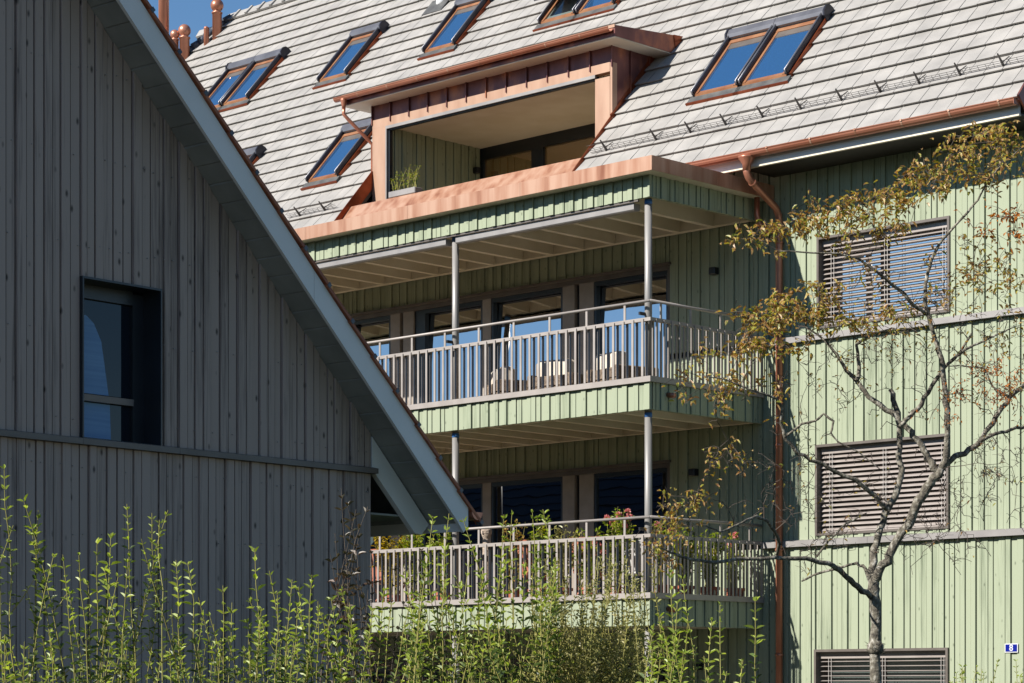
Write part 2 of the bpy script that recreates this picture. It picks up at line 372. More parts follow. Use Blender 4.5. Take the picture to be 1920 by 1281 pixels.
# ---- windows with external blinds
def blind_window(wd, gm, tilt, seed, lower=0):
    x0, x1, z0, z1 = wd; r_ = random.Random(seed)
    mb = MB()
    t = .035
    mb.box(x0-.0, x0+t, -.04, .3, z0, z1); mb.box(x1-t, x1, -.04, .3, z0, z1); mb.box(x0+t, x1-t, -.04, .3, z1-t, z1); mb.box(x0+t, x1-t, -.03, .3, z0, z0+.03)
    fr = mb.build('window', M['frame'], B)
    xm = x0+(x1-x0)*.44
    mb = MB(); mb.box(x0+t, x0+t+.07, .22, .27, z0+.03, z1-t); mb.box(x1-t-.07, x1-t, .22, .27, z0+.03, z1-t); mb.box(xm-.06, xm+.06, .215, .27, z0+.03, z1-t)
    mb.box(x0+t+.07, x1-t-.07, .22, .268, z1-t-.08, z1-t); mb.box(x0+t+.07, x1-t-.07, .22, .268, z0+.03, z0+.1); mb.build('sash', M['frame'], fr)
    for a, b in ((x0+t+.07, xm-.06), (xm+.06, x1-t-.07)):
        mb = MB(); mb.box(a, b, .24, .26, z0+.1, z1-t-.08); mb.build('pane', gm, fr)
    mb = MB(); mb.box(x0+t, x1-t, .05, .13, z1-t-.09, z1-t-.002)
    z = z1-t-.13; ct, st = math.cos(tilt), math.sin(tilt)
    while z > z0+.06:
        w_ = .035; dz = r_.uniform(-.002, .002)
        # slat bowed: three strips
        pts = []
        for q, hgt in ((-1, 0), (-.35, .006), (.35, .006), (1, 0)):
            pts.append((q*w_*ct - hgt*st, q*w_*st + hgt*ct))
        yb = .075
        for (ya, zz), (yb2, zz2) in zip(pts[:-1], pts[1:]):
            mb.quad((x0+t+.006, yb+ya, z+dz+zz), (x1-t-.006, yb+ya, z-dz+zz), (x1-t-.006, yb+yb2, z-dz+zz2), (x0+t+.006, yb+yb2, z+dz+zz2))
        z -= .066
    mb.box(x0+t+.006, x1-t-.006, .055, .095, z+.02, z+.045)
    mb.build('blind', M['slat'], fr)
    mb = MB()
    for f in (.09, .5, .93):
        for dx in (0, .045): xx = x0+(x1-x0)*f+dx; mb.box(xx, xx+.006, .03, .036, z0+.05, z1-t-.09)
    split_build(mb, 'cord', M['cord'], fr)
blind_window(W1, M['glass_bright'], R(29), 1)
blind_window(W2, M['glass_dim'], R(38), 2)
blind_window(W3, M['glass_grey'], R(8), 3)
# ---- balcony window fronts
def balcony_windows(z0, z1, gm, tl=.075):
    x0, x1 = -8.95, -1.97
    fr = MB(); fr.box(x0, x1, -.005, .14, z1-.07, z1); fr.box(x1-.05, x1, .0, .14, z0, z1-.07); fr.box(x0, x1-.05, .0, .14, z0, z0+.06)
    o = fr.build('window_front', M['frame'], B)
    mb = MB(); mb.box(x0, x1+.03, -.05, -.006, z1-.005, z1+.03); mb.build('lintel_trim', M['frame'], o)
    mb = MB()
    for a, b in ((-4.10, -3.86), (-3.76, -3.47), (-7.90, -7.68), (-7.60, -7.36), (-5.80, -5.62)): mb.box(a, b, .02, .13, z0+.06, z1-.07)
    split_build(mb, 'mullion', M['pillar'], o)
    mb = MB(); mb.box(-3.86, -3.76, .09, .13, z0+.06, z1-.07); mb.box(-7.68, -7.6, .09, .13, z0+.06, z1-.07); mb.box(-7.36, -7.15, .05, .13, z0+.06, z1-.07); split_build(mb, 'dark_jamb', M['darkframe'], o)
    for a, b in ((-3.47, -2.02), (-5.62, -4.10), (-7.15, -5.80), (-8.9, -7.90)):
        mb = MB(); q = .045
        mb.box(a, a+q, .03, .12, z0+.06, z1-.07); mb.box(b-q, b, .03, .12, z0+.06, z1-.07); mb.box(a+q, b-q, .03, .12, z1-.07-q*1.5, z1-.07); mb.box(a+q, b-q, .03, .12, z0+.06, z0+.13)
        s = mb.build('sash', M['darkframe'], o)
        mb = MB()
        mb.quad((a+q, .06, z0+.13), (b-q, .06, z0+.13), (b-q, .06+tl, z1-.07-q*1.5), (a+q, .06+tl, z1-.07-q*1.5)); mb.build('pane', gm, o)
for (a, b, c, d), gm in zip(BW, (M['glass'], M['glass_dim'], M['glass_dim'])): balcony_windows(c, d, gm, .08 if c > 5 else 0)
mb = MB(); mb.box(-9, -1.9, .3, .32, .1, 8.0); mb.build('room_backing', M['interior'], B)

# ---- balconies
BX = -.26; BYF = -2.43; BL = -12.5
def fascia(z0, z1, seed):
    mb = MB()
    cladding(mb, Vector((BL, BYF+.02, 0)), EX, Vector((0, -1, 0)), BX-BL, cst(z0), cst(z1), seed=seed)
    cladding(mb, Vector((BX-.02, BYF+.045, 0)), EY, EX, -BYF-.05, cst(z0), cst(z1), seed=seed+1)
    mb.build('balcony_fascia', M['green'], B)
def joists(z0, z1, n, xs0, dx, hh, floor=True):
    mb = MB(); mb.box(BL, BX-.09, BYF+.09, -.03, z1-.04, z1)          # deck soffit
    mb.build('balcony_soffit', M['cream'], B)
    mb = MB()
    x = xs0
    while x > -11.5:
        mb.box(x-.045, x+.045, BYF+.17, -.03-.12, z0, z1-.042); x -= dx
    mb.box(BL, BX-.09, -.147, -.04, z0+.003, z1-.042)
    mb.box(BL, BX-.09, BYF+.075, BYF+.168, z0-.004, z1-.042); mb.box(BX-.088, BX-.075, BYF+.17, -.05, z0-.004, z1-.042)
    split_build(mb, 'joist', M['cream'], B)
fascia(8.16, 8.5, 21)
joists(8.19, 8.44, 18, -1.08, .62, .2)
for i, zt in enumerate(LVZ):
    fascia(zt-.435, zt-.075, 23+2*i)
    joists(zt-.425, zt-.2, 18, -.93, .62, .2)
    mb = MB(); mb.box(BL, BX-.03, BYF+.03, -.03, zt-.19, zt-.12); mb.build('balcony_deck', M['deck'], B)
    mb = MB(); mb.box(BL, BX+.03, BYF-.035, BYF+.05, zt-.075, zt); mb.box(BX-.05, BX+.03, BYF+.05, -.03, zt-.075, zt)
    mb.build('fascia_capping', M['rail'], B)
    # railing
    zr = zt+.765; zh = zt+1.0
    rl = MB(); rl.box(BL, BX+.02, BYF-.02, BYF+.035, zr-.035, zr+.012); rl.box(BX-.035, BX+.02, BYF+.035, -.03, zr-.035, zr+.012)
    ro = rl.build('balcony_railing', M['rail'], B)
    mb = MB(); mb.tube([(BL, BYF+.01, zh), (BX-.01, BYF+.01, zh)], .02, 10); mb.tube([(BX-.01, BYF+.01, zh), (BX-.01, -.04, zh)], .02, 10); mb.smooth = True; mb.build('handrail', M['rail'], ro)
    mb = MB(); k = 0; x = -.715
    while x > -12.2: mb.box(x-.0175, x+.0175, BYF+.004, BYF+.016, zr+.012, zh-.015); x -= .6858
    for y in (-2.2, -1.58, -.94, -.3): mb.box(BX-.016, BX-.004, y-.0175, y+.0175, zr+.012, zh-.015)
    split_build(mb, 'stanchion', M['rail'], ro)
    fb, bb = MB(), MB(); x = -.37
    while x > -12.3:
        fb.box(x-.018, x+.018, BYF-.036, BYF-.022, zt-.0+.002, zr-.004)
        bb.box(x-.018+.012, x+.018+.012, BYF+.037, BYF+.05, zt+.002, zr-.03)
        x -= .17145
    y = BYF+.10
    while y < -.05:
        fb.box(BX+.022, BX+.036, y-.018, y+.018, zt+.002, zr-.004)
        bb.box(BX-.05, BX-.037, y-.018+.01, y+.018+.01, zt+.002, zr-.03)
        y += .1605
    n_ = len(fb.v); fb.v += bb.v; fb.f += [tuple(q+n_ for q in f) for f in bb.f]
    split_build(fb, 'baluster', M['rail'], ro, limit=50, key=lambda p: abs(p[0]-BX)+abs(p[1]-BYF), rest='balusters')
# columns
CY = -2.27
for (za, zb) in ((.0, LVZ[1]-.43), (LVZ[1]-.12, LVZ[0]-.43), (LVZ[0]-.12, 8.19)):
    for cxx in (-.43, -4.08, -7.73):
        mb = MB(); mb.lathe((cxx, CY, 0), [(.05, za), (.05, zb)], 18); mb.smooth = True
        o = mb.build('steel_column', M['column'], B)
        if za > 2: mb = MB(); mb.lathe((cxx, CY, 0), [(.052, zb-.09), (.052, zb-.03)], 18); mb.smooth = True; mb.build('tape_band', M['capblue'], o)
        if za > 2:
            mb = MB(); mb.box(cxx-.035, cxx-.005, CY-.16, CY-.04, za+.95, za+.99); mb.build('clamp', M['black'], o)
# awning cassettes below the top fascia
for a, b in ((-3.98, -.60), (-7.64, -4.18), (-11.3, -7.84)):
    mb = MB(); mb.prism([(a, -2.37, 8.125), (a, -2.37, 8.045), (a, -2.355, 8.03), (a, -2.26, 8.03), (a, -2.24, 8.045), (a, -2.24, 8.125)], (b-a, 0, 0)); mb.build('awning_cassette', M['alu'], B)
mb = MB(); mb.box(BL, -.5, -2.40, -2.37, 8.13, 8.155); mb.build('fascia_edge_strip', M['frame'], B)
# copper edge of the balcony roof
CX0 = -.06; CYF = -2.63
mb = MB(); zt, zb = PX(1224, 291, CX0).z, PX(1226, 319, CX0).z
for a, b in ((BL, -9.2), (-9.2, -6.95), (-6.95, -4.7), (-4.7, -2.45), (-2.45, CX0)): mb.box(a, b-.004, CYF, CYF+.012, zb, zt)
for a, b in ((CYF+.012, -1.3), (-1.296, -.02)): mb.box(CX0-.012, CX0, a, b, zb, zt)
o = split_build(mb, 'copper_roof_edge', M['copper'], B)[0]
mb = MB(); mb.box(BL, CX0-.013, CYF+.013, -.02, zt-.05, zt-.02); mb.build('copper_flat_roof', M['copper_dull'], o)
mb = MB(); mb.box(BL, CX0-.013, CYF+.013, -.02, zb+.003, zb+.02); mb.build('edge_soffit', M['cream'], o)
# copper overflow spouts
for z_ in (5.55, 2.7):
    mb = MB(); mb.tube([(BX-.02, -2.05, z_+.02), (BX+.1, -2.05, z_)], .035, 12); mb.smooth = True; mb.build('overflow_spout', M['copper_pipe'], B)

# ---- main roof
TH = R(48.5); Y0 = -.82; Z0 = PY(1660, 236, Y0).z
SV = Vector((0, math.cos(TH), math.sin(TH))); NV = Vector((0, -math.sin(TH), math.cos(TH))); RO = Vector((0, Y0, Z0))
def RP(x, v, h=0): return Vector((x, 0, 0))+RO+SV*v+NV*h
def rf(px, py, off=0.):
    d = ray(px, py); p0 = RO+NV*off; t = (p0-CAM).dot(NV)/d.dot(NV); p = CAM+d*t
    return p.x, (p-RO).dot(SV)
VR = rf(437, 35)[1]; XRG = rf(437, 35)[0]
XV = 4.4
DX0, DX1 = -8.55, -3.28; DVT = (1.47-Y0)/math.cos(TH)
hipx, hipv = rf(330, 122)
def hip_min_x(v): return XRG+(hipx-XRG)*(VR-v)/(VR-hipv)
tb = MB(); r_ = random.Random(5); EXPO = .3415; TW = .2755
nrow = int(math.ceil(VR/EXPO)); 
for r in range(nrow):
    v0 = r*EXPO-.02; v1 = min(v0+EXPO+.05, VR)
    x = XV; off = r_.uniform(-.012, .012)
    while x > -22.0:
        xa, xb = x-TW+.009, x; x -= TW
        if xb < hip_min_x(v0): continue
        xa = max(xa, hip_min_x(v0+.1))
        if v0 < DVT-.1:
            if xb <= DX1 and xa >= DX0: continue
            if xa < DX1 < xb: xa = DX1+.001
            if xa < DX0 < xb: xb = DX0-.001
        if xb-xa < .03: continue
        h1 = .056+r_.uniform(-.003, .003); h2 = .012; j = r_.uniform(-.004, .004)
        c = [RP(xa+off, v0+j, h1), RP(xb+off, v0+j, h1+r_.uniform(-.0015, .0015)), RP(xb+off, v1, h2), RP(xa+off, v1, h2)]
        d = [RP(xa+off, v0+j+.022, h1-.038), RP(xb+off, v0+j+.022, h1-.038), RP(xb+off, v1, h2-.026), RP(xa+off, v1, h2-.026)]
        n = len(tb.v); tb.v += [tuple(p) for p in c+d]
        tb.f += [(n, n+1, n+2, n+3), (n+4, n+5, n+1, n), (n+5, n+6, n+2, n+1), (n+7, n+4, n, n+3)]
roof = tb.build('roof', M['tile'], B)
sl = MB()
def slab(x0, x1, va, vb): sl.obox(RP(x0, va, -.2), EX*(x1-x0), SV*(vb-va), NV*.185)
slab(DX1, XV-.02, 0, VR); slab(-19.2, DX0, 0, 5.2); slab(-18.2, DX0, 5.2, VR); slab(DX0, DX1, DVT, VR); sl.build('roof_body', M['tile_body'], roof)
RY = RP(0, VR).y; RZ = RP(0, VR).z
sl = MB(); sl.obox(Vector((XLF-.2, RY, RZ-.03)), EX*(XV-XLF+.15), Vector((0, 6.9, -7.4)), Vector((0, -.1, -.15))); sl.build('rear_roof_slope', M['tile'], roof)
# ridge tiles
rt = MB(); x = XV
while x > XRG:
    a = RP(x, VR-.14, .05); b = RP(x, VR+.03, .07); c_ = b+Vector((0, .16, -.1))
    rt.prism([a, a+NV*.035, b+Vector((0, .03, .05)), c_, c_-Vector((0, 0, .05))], (-.40, 0, 0))
    rt.prism([a+NV*.03, a+NV*.07, b+Vector((0, .03, .085)), c_+Vector((0, .02, .02)), c_], (-.07, 0, 0))
    x -= .39
rt.build('ridge_tiles', M['tile'], roof)
# hip with dark caps, and the lower rear roof piece behind it
hp = MB(); P0_ = RP(XRG, VR, .05); P1_ = RP(hipx, hipv, .05); dd = (P1_-P0_)/9
for i in range(9): hp.tube([P0_+dd*i, P0_+dd*(i+1.06)], [.07, .10], 10)
hp.smooth = True; hp.build('hip_caps', M['cap'], roof)
bk = MB()
for r in range(11):
    o_ = Vector((0, .9, -.25))
    v0 = hipv-1.2+r*EXPO
    xr = hip_min_x(v0)+2.0; xl = xr-3.6+r*.12
    bk.obox(RP(xl, v0, .02)+o_, EX*(xr-xl), SV*(EXPO+.03)+NV*-.03, NV*.025)
bk.build('rear_hip_tiles', M['tile'], roof)
# snow guard
def snow(xs, v):
    sg = MB()
    for x in xs:
        sg.prism([RP(x-.006, v-.02, .03), RP(x-.006, v+.03, .03), RP(x-.006, v+.012, .24), RP(x-.006, v-.004, .24)], (.012, 0, 0))
        sg.prism([RP(x-.006, v+.03, .1), RP(x-.006, v+.2, .05), RP(x-.006, v+.2, .04), RP(x-.006, v+.03, .085)], (.012, 0, 0))
    xa, xb = min(xs)-.3, max(xs)+.3
    for (dv, h, rr) in ((.0, .19, .0035), (.0, .13, .0035), (.0, .10, .0035), (.0, .07, .005), (.0, .045, .005)):
        sg.tube([RP(xa, v+dv, h), RP(xb, v+dv, h)], rr, 5)
    x = xa+.1
    while x < xb: sg.tube([RP(x, v, .05), RP(x, v, .13)], .003, 4); x += .115
    sg.build('snow_guard', M['wire'], roof)
vg = rf(1570, 190, .05)[1]
gx = [rf(1200+p/2.667, q/2.667, .08)[0] for p, q in ((60, 715), (235, 675), (410, 640), (595, 600), (785, 560), (990, 515), (1180, 480), (1375, 440), (1580, 395), (1795, 350))]
snow([-2.87]+gx[0:]+[gx[-1]+.72], vg)
snow([rf(557, 412, .05)[0], rf(607, 398, .05)[0]], vg)
# gutter, board, downpipe
def half_gutter(mb, x0, x1, y, z, r=.075, t=.006):
    pts = []
    for k in range(9): a = math.pi+math.pi*k/8; pts.append((y+r*math.cos(a), z+r*math.sin(a)))
    for k in range(8, -1, -1): a = math.pi+math.pi*k/8; pts.append((y+(r-t)*math.cos(a), z+(r-t)*math.sin(a)))
    mb.prism([(x0, a, b) for a, b in pts], (x1-x0, 0, 0))
    mb.tube([(x0, y-r, z+.004), (x1, y-r, z+.004)], .009, 6)
GZ = PY(1460, 272, -.99).z; GY = -.91
gt = MB(); half_gutter(gt, CX0-.9, XV-.03, GY, GZ); gt.box(XV-.034, XV-.03, GY-.075, GY+.07, GZ-.07, GZ)
go = gt.build('gutter', M['copper_pipe'], B); gt = MB(); half_gutter(gt, -17.5, -9.0, GY, GZ); gt.build('gutter', M['copper_pipe'], B)
gb = MB(); x = .55
while x < XV:
    for k in range(8):
        a = math.pi+math.pi*k/8; b = a+math.pi/8
        gb.quad((x-.0125, GY+.079*math.cos(a), GZ+.079*math.sin(a)), (x+.0125, GY+.079*math.cos(a), GZ+.079*math.sin(a)), (x+.0125, GY+.079*math.cos(b), GZ+.079*math.sin(b)), (x-.0125, GY+.079*math.cos(b), GZ+.079*math.sin(b)))
    gb.box(x-.0125, x+.0125, GY-.088, GY-.07, GZ-.01, GZ+.016)
    x += .72
gb.build('gutter_straps', M['copper'], go)
mb = MB(); mb.obox(RP(-.9, -.03, -.03), EX*(XV+.87), SV*.09, NV*.018); mb.build('eaves_flashing', M['copper_pale'], go)
mb = MB(); zb_ = PY(1460, 302, -.8).z; mb.box(CX0-.8, XV-.06, -.81, -.78, zb_, GZ+.03); fb_ = mb.build('eaves_board', M['white'], B); mb = MB(); mb.box(-18.5, -9, -.81, -.78, zb_, GZ+.03); mb.build('eaves_board', M['white'], B)
mb = MB(); mb.box(CX0-.8, XV-.06, -.815, -.765, zb_-.022, zb_-.002); mb.build('eaves_lath', M['cream'], fb_)
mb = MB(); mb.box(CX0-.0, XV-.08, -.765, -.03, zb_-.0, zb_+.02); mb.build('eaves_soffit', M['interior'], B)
mb = MB(); mb.obox(RP(XV-.02, -.06, -.2), EX*.03, SV*(VR+.06), NV*.3); mb.build('verge_board', M['copper_dull'], roof)
# downpipe with swan neck
pt = PY(1398, 303, GY); p2 = PY(1400, 335, GY); p3 = PY(1452, 393, -.12); p4 = PY(1461, 415, -.09)
dp = MB(); dp.lathe((p2.x, GY, 0), [(.055, GZ-.24), (.06, GZ-.15), (.115, GZ-.07), (.12, GZ-.045)], 16)
path = [Vector((p2.x, GY, GZ-.16)), Vector((p2.x, GY, GZ-.26)), Vector((p2.x+.01, GY+.03, GZ-.33)), Vector((p2.x+.03, GY+.09, GZ-.39))]
path += [path[-1].lerp(Vector((p4.x, -.15, p3.z)), f) for f in (.5, .97)] + [Vector((p4.x, -.1, p3.z-.09)), Vector((p4.x, -.09, p3.z-.2)), Vector((p4.x, -.09, .02))]
dp.tube(path, .05, 16); dp.smooth = True; do = dp.build('downpipe', M['copper_pipe'], B)
mb = MB()
for z in (7.8, 6.35, 5.0, 3.55, 2.1): mb.lathe((p4.x, -.09, z), [(.053, 0), (.058, .01), (.058, .03), (.053, .04)], 16); mb.box(p4.x-.01, p4.x+.01, -.04, .0, z, z+.03)
for p_, q_ in ((path[3], path[4]), ): mb.tube([p_-(q_-p_)*.05, p_+(q_-p_)*.06], .056, 14)
mb.smooth = True; mb.build('pipe_collars', M['copper_pipe'], do)
mb = MB(); mb.tube([(-.16, -.28, 8.45), (-.16, -.28, 8.2), (-.14, -.25, 8.08), (-.08, -.18, 8.0), (p4.x, -.1, 7.97)], .04, 12); mb.smooth = True; mb.build('side_pipe', M['copper_pipe'], do)

# ---- dormer
D = MB(); YD = .22; ZDT = 11.25
D.box(DX0, DX0+.32, YD, YD+.12, 9.3, 10.87); D.box(-3.62, -3.325, YD, YD+.12, 9.3, 10.8)
D.box(DX0, -3.325, YD, YD+.12, 10.871, 11.01); D.box(-3.31, -3.27, YD-.008, YD+.1, 10.0, 11.0)
dm = D.build('dormer', M['copper_pale'], B)
mb = MB(); mb.box(DX0, DX1, YD+.01, YD+.12, 11.012, ZDT+.0); mb.build('seamed_front', M['copper_dull'], dm)
mb = MB(); x = DX0
while x < DX1+.02: mb.box(x-.008, x+.008, YD-.022, YD+.009, 10.93, ZDT-.002); x += .4395
split_build(mb, 'standing_seam', M['copper_dull'], dm)
vchk = (YD-Y0)/math.cos(TH)
def tri_cheek(x, mb, th=.02, yb=1.5):
    z_at = lambda y: Z0+(y-Y0)*math.tan(TH)
    mb.prism([(x, YD+.02, z_at(YD)-.02), (x, yb, z_at(yb)-.03), (x, (ZDT-Z0)/math.tan(TH)+Y0+.12, ZDT), (x, YD+.02, ZDT)], (th, 0, 0))
mb = MB(); tri_cheek(DX1-.015, mb, .02, 1.15); tri_cheek(DX0-.005, mb, .02, 1.15)
split_build(mb, 'cheek', M['copper_dull'], dm)
mb = MB()
for y in (.62, 1.05): zz = Z0+(y-Y0)*math.tan(TH); mb.box(DX1+.006, DX1+.03, y-.008, y+.008, zz, ZDT-.01)
split_build(mb, 'standing_seam', M['copper_dull'], dm)
# roof of the dormer, low pitch, overhanging
VXR = -2.93; VXL = -8.93; YE = -.11; ze0, ze1 = 11.42, 11.56; YB = 1.5
mb = MB()
mb.prism([(VXL, YE, ZDT+.012), (VXL, YE, ze0), (VXL, YB, ze1), (VXL, YB, ZDT+.012)], (VXR-VXL, 0, 0)); ro_ = mb.build('dormer_roof', M['copper_dull'], B)
mb = MB(); mb.box(VXL+.01, VXR-.012, YE+.01, 1.35, ZDT-.004, ZDT+.01); mb.build('dormer_soffit', M['cream'], dm)
mb = MB(); mb.box(VXL, VXR, YE-.012, YE-.001, ze0-.035, ze0+.01); mb.build('drip_edge', M['copper_pale'], ro_)
mb = MB(); mb.prism([(VXR, YB+.02, ZDT-.16), (VXR, YB+.02, ze1), (VXR, YB-.28, ze1-.02), (VXR, YB-.2, ZDT-.1)], (.012, 0, 0)); mb.build('verge_end', M['copper_red'], ro_)
gt = MB(); GZ2 = ze0-.05; half_gutter(gt, VXL-.08, VXR-.03, YE-.07, GZ2, .055); gt.smooth = False; g2 = gt.build('dormer_gutter', M['copper_pipe'], B)
gb = MB(); x = VXL+.5
while x < VXR:
    for k in range(8):
        a = math.pi+math.pi*k/8; b = a+math.pi/8; q = .059
        gb.quad((x-.012, YE-.07+q*math.cos(a), GZ2+q*math.sin(a)), (x+.012, YE-.07+q*math.cos(a), GZ2+q*math.sin(a)), (x+.012, YE-.07+q*math.cos(b), GZ2+q*math.sin(b)), (x-.012, YE-.07+q*math.cos(b), GZ2+q*math.sin(b)))
    x += .70
gb.build('gutter_straps', M['copper'], g2)
mb = MB(); xx = VXL+.12; yy = YE-.07; mb.lathe((xx, yy, 0), [(.03, GZ2-.2), (.035, GZ2-.14), (.06, GZ2-.05), (.06, GZ2-.03)], 12)
mb.tube([(xx, yy, GZ2-.15), (xx, yy, GZ2-.28), (xx+.05, yy+.05, GZ2-.36), (DX0-.09, YD-.02, GZ2-.66), (DX0-.05, YD+.05, GZ2-.74), (DX0-.05, YD+.05, 10.0)], .03, 12); mb.smooth = True; mb.build('dormer_downpipe', M['copper_pipe'], dm)
# loggia inside
LX0, LX1 = DX0+.32, -3.62; YBK = 2.42; ZC = 10.86
mb = MB(); mb.box(LX0-.2, LX1+.2, YD+.12, YBK, ZC, ZC+.05); mb.build('loggia_ceiling', M['cream'], dm)
mb = MB(); cladding(mb, Vector((LX0, YD+.12, 0)), EY, EX, YBK-YD-.12, cst(8.9), cst(ZC), seed=31); mb.build('loggia_side_wall', M['green'], dm); mb = MB(); cladding(mb, Vector((LX1, YD+.12, 0)), EY, -EX, YBK-YD-.12, cst(8.9), cst(ZC), seed=32); split_side = mb.build('loggia_side_wall', M['green'], dm)
mb = MB(); mb.box(LX0, LX1, -.3, YBK, 8.86, 8.9); mb.build('loggia_floor', M['deck'], dm)
mb = MB(); mb.box(LX0, LX1, YBK, YBK+.1, ZC-.2, ZC); mb.box(LX0, LX0+.07, YBK, YBK+.1, 8.9, ZC-.2); x = LX0+.07
wins = []
for wdt in (1.13, 1.13, 1.2):
    wins.append((x, x+wdt)); mb.box(x+wdt, x+wdt+.27, YBK, YBK+.1, 8.9, ZC-.2); x += wdt+.27
mb.box(x, LX1, YBK, YBK+.1, 8.9, ZC-.2)
lw = mb.build('loggia_window', M['darkframe'], B)
for a, b in wins: mb = MB(); mb.box(a, b, YBK+.05, YBK+.07, 8.9, ZC-.2); mb.build('pane', M['glass_warm'], lw)
mb = MB()
mb.box(LX0, LX1, YD-.006, YD+.03, 10.82, 10.869); mb.box(LX0-.0, LX0+.025, YD-.006, YD+.03, 9.4, 10.82); mb.build('opening_trim', M['alu'], dm)
mb = MB(); mb.box(LX0+.027, LX1, YD+.032, YD+.1, 10.80, 10.858); mb.box(LX0+.027, LX0+.06, YD+.032, YD+.1, 9.4, 10.8); mb.build('awning_rail', M['darkframe'], dm)
# parapet and apron in front of the loggia
zpt = 9.52; ypt = -.27
mb = MB()
vb = -.0
mb.quad(RP(DX0, vb, -.06), RP(DX1, vb, -.06), (DX1, ypt, zpt), (DX0, ypt, zpt)); mb.box(DX0, DX1, ypt, ypt+.14, zpt-.9, zpt-.002)
mb.build('apron', M['copper'], dm)
mb = MB()
for x in (DX0-.004, DX1-.008):
    mb.obox(RP(x, -.05, -.14), EX*.014, SV*(vchk+.1), NV*(.22 if x > -5 else .2))
mb.obox(RP(DX1-.008, vchk+.05, -.02), EX*.02, SV*1.4, NV*.12)
split_build(mb, 'side_flashing', M['copper_red'], dm)  # left upstand: reddish tone is shade put into the copper colour

# ---- roof windows
def roof_window(x0, v0, wd, ln=1.34, open_=False, right_cap=True):
    o = MB(); q = .055
    def bx(mb, xa, xb, va, vb, ha, hb): mb.obox(RP(xa, va, ha), EX*(xb-xa), SV*(vb-va), NV*(hb-ha))
    bx(o, x0, x0+q, v0, v0+ln, .0, .15); bx(o, x0+wd-q, x0+wd, v0, v0+ln, .0, .15)
    ob = o.build('roof_window', M['shutter_dark'], B)
    m_ = MB()
    for xx in (x0+.012, x0+wd-q+.012): m_.tube([RP(xx+.014, v0-.015, .10), RP(xx+.014, v0, .157), RP(xx+.014, v0+ln, .157)], .018, 8)
    m_.smooth = True; split_build(m_, 'guide_rail', M['shutter'], ob)
    m_ = MB()
    pr = [(ln-.10, .05), (ln-.10, .15), (ln-.06, .185), (ln+.03, .2), (ln+.09, .17), (ln+.12, .09), (ln+.12, .02)]
    m_.prism([RP(x0-.012, v0+a, b) for a, b in pr], (wd+.024, 0, 0)); m_.build('shutter_box', M['shutter'], ob)
    m_ = MB(); pr2 = [(ln-.12, .04), (ln-.12, .15), (ln-.07, .2), (ln+.03, .215), (ln+.1, .18), (ln+.135, .09), (ln+.135, .02)]
    for xx in ((x0-.03,) if not right_cap else (x0+wd+.012,)): m_.prism([RP(xx, v0+a, b) for a, b in pr2], (.03, 0, 0))
    m_.build('box_end_cap', M['shutter_dark'], ob)
    m_ = MB(); bx(m_, x0+q, x0+q+.05, v0, v0+ln-.12, 0, .105); bx(m_, x0+wd-q-.05, x0+wd-q, v0, v0+ln-.12, 0, .105)
    m_.prism([RP(x0+q*.6, v0+.0, .0), RP(x0+q*.6, v0-.03, .05), RP(x0+q*.6, v0, .095), RP(x0+q*.6, v0+.07, .085), RP(x0+q*.6, v0+.1, .03)], (wd-q*1.2, 0, 0)); bx(m_, x0+q, x0+wd-q, v0+ln-.2, v0+ln-.12, 0, .11)
    m_.build('sash_frame', M['sash'], ob)
    if open_:
        # lower-hung sash tilted out from the roof plane: hinge two thirds up
        ang = R(24); hv = v0+ln*.62
        def TP(x, s, t): return RP(x, hv+s*math.cos(ang)-t*math.sin(ang)*-1, .11-s*math.sin(ang)+t*math.cos(ang))
        s0, s1 = -(ln*.62-.04), ln*.2
        m_ = MB(); m_.obox(TP(x0+q+.01, s0, 0), EX*(wd-2*q-.02), TP(0, s1, 0)-TP(0, s0, 0), (TP(0, 0, .03)-TP(0, 0, 0))); gsh = m_.build('open_sash', M['shutter'], ob)
        m_ = MB(); m_.obox(TP(x0+q+.07, s0+.07, .032), EX*(wd-2*q-.14), TP(0, s1-.05, 0)-TP(0, s0+.07, 0), (TP(0, 0, .006)-TP(0, 0, 0))); m_.build('pane', M['glass_grey'], ob)
        m_ = MB(); bx(m_, x0+q+.05, x0+wd-q-.05, v0+.06, v0+ln-.2, .06, .075); m_.build('opening', M['glass_grey'], ob)
    else:
        m_ = MB(); bx(m_, x0+q+.05, x0+wd-q-.05, v0+.06, v0+ln-.33, .075, .09); m_.build('pane', M['glass_roof'], ob)
        m_ = MB(); bx(m_, x0+q+.05, x0+wd-q-.05, v0+ln-.33, v0+ln-.2, .075, .098); m_.build('brown_top_strip', M['frame'], ob)  # brownish strip along the top of the glass
    m_ = MB(); bx(m_, x0-.04, x0+wd+.04, v0-.15, v0-.02, .04, .072); m_.build('lower_flashing', M['lead'], ob)
    m_ = MB(); bx(m_, x0-.05, x0+wd+.05, v0-.175, v0-.152, .04, .078); bx(m_, x0+wd+.002, x0+wd+.03, v0, v0+ln-.1, .03, .09); m_.build('copper_trim', M['copper_red'], ob)
    return ob
def at_roof(px, py): return rf(px, py, .06)
xa, va = at_roof(1300, 182); xb, _ = at_roof(1481, 140)
wd = (xb-xa)/2
roof_window(xa, va, wd-.005, 1.36, right_cap=False); roof_window(xa+wd, va, wd, 1.36)
VU = at_roof(598, 155)[1]; VL = at_roof(577, 343)[1]
x1_, _ = at_roof(598, 155); roof_window(x1_, VU, .80, 1.34)
x2_, v2_ = at_roof(795, 100); roof_window(x2_, v2_, .80, 1.34)
x3_, _ = at_roof(577, 343); roof_window(x3_, VL, .80, 1.34)
x4_, v4_ = at_roof(418, 199); roof_window(x4_, v4_, .80, 1.34); roof_window(x4_-.81, v4_, .80, 1.34, right_cap=False)
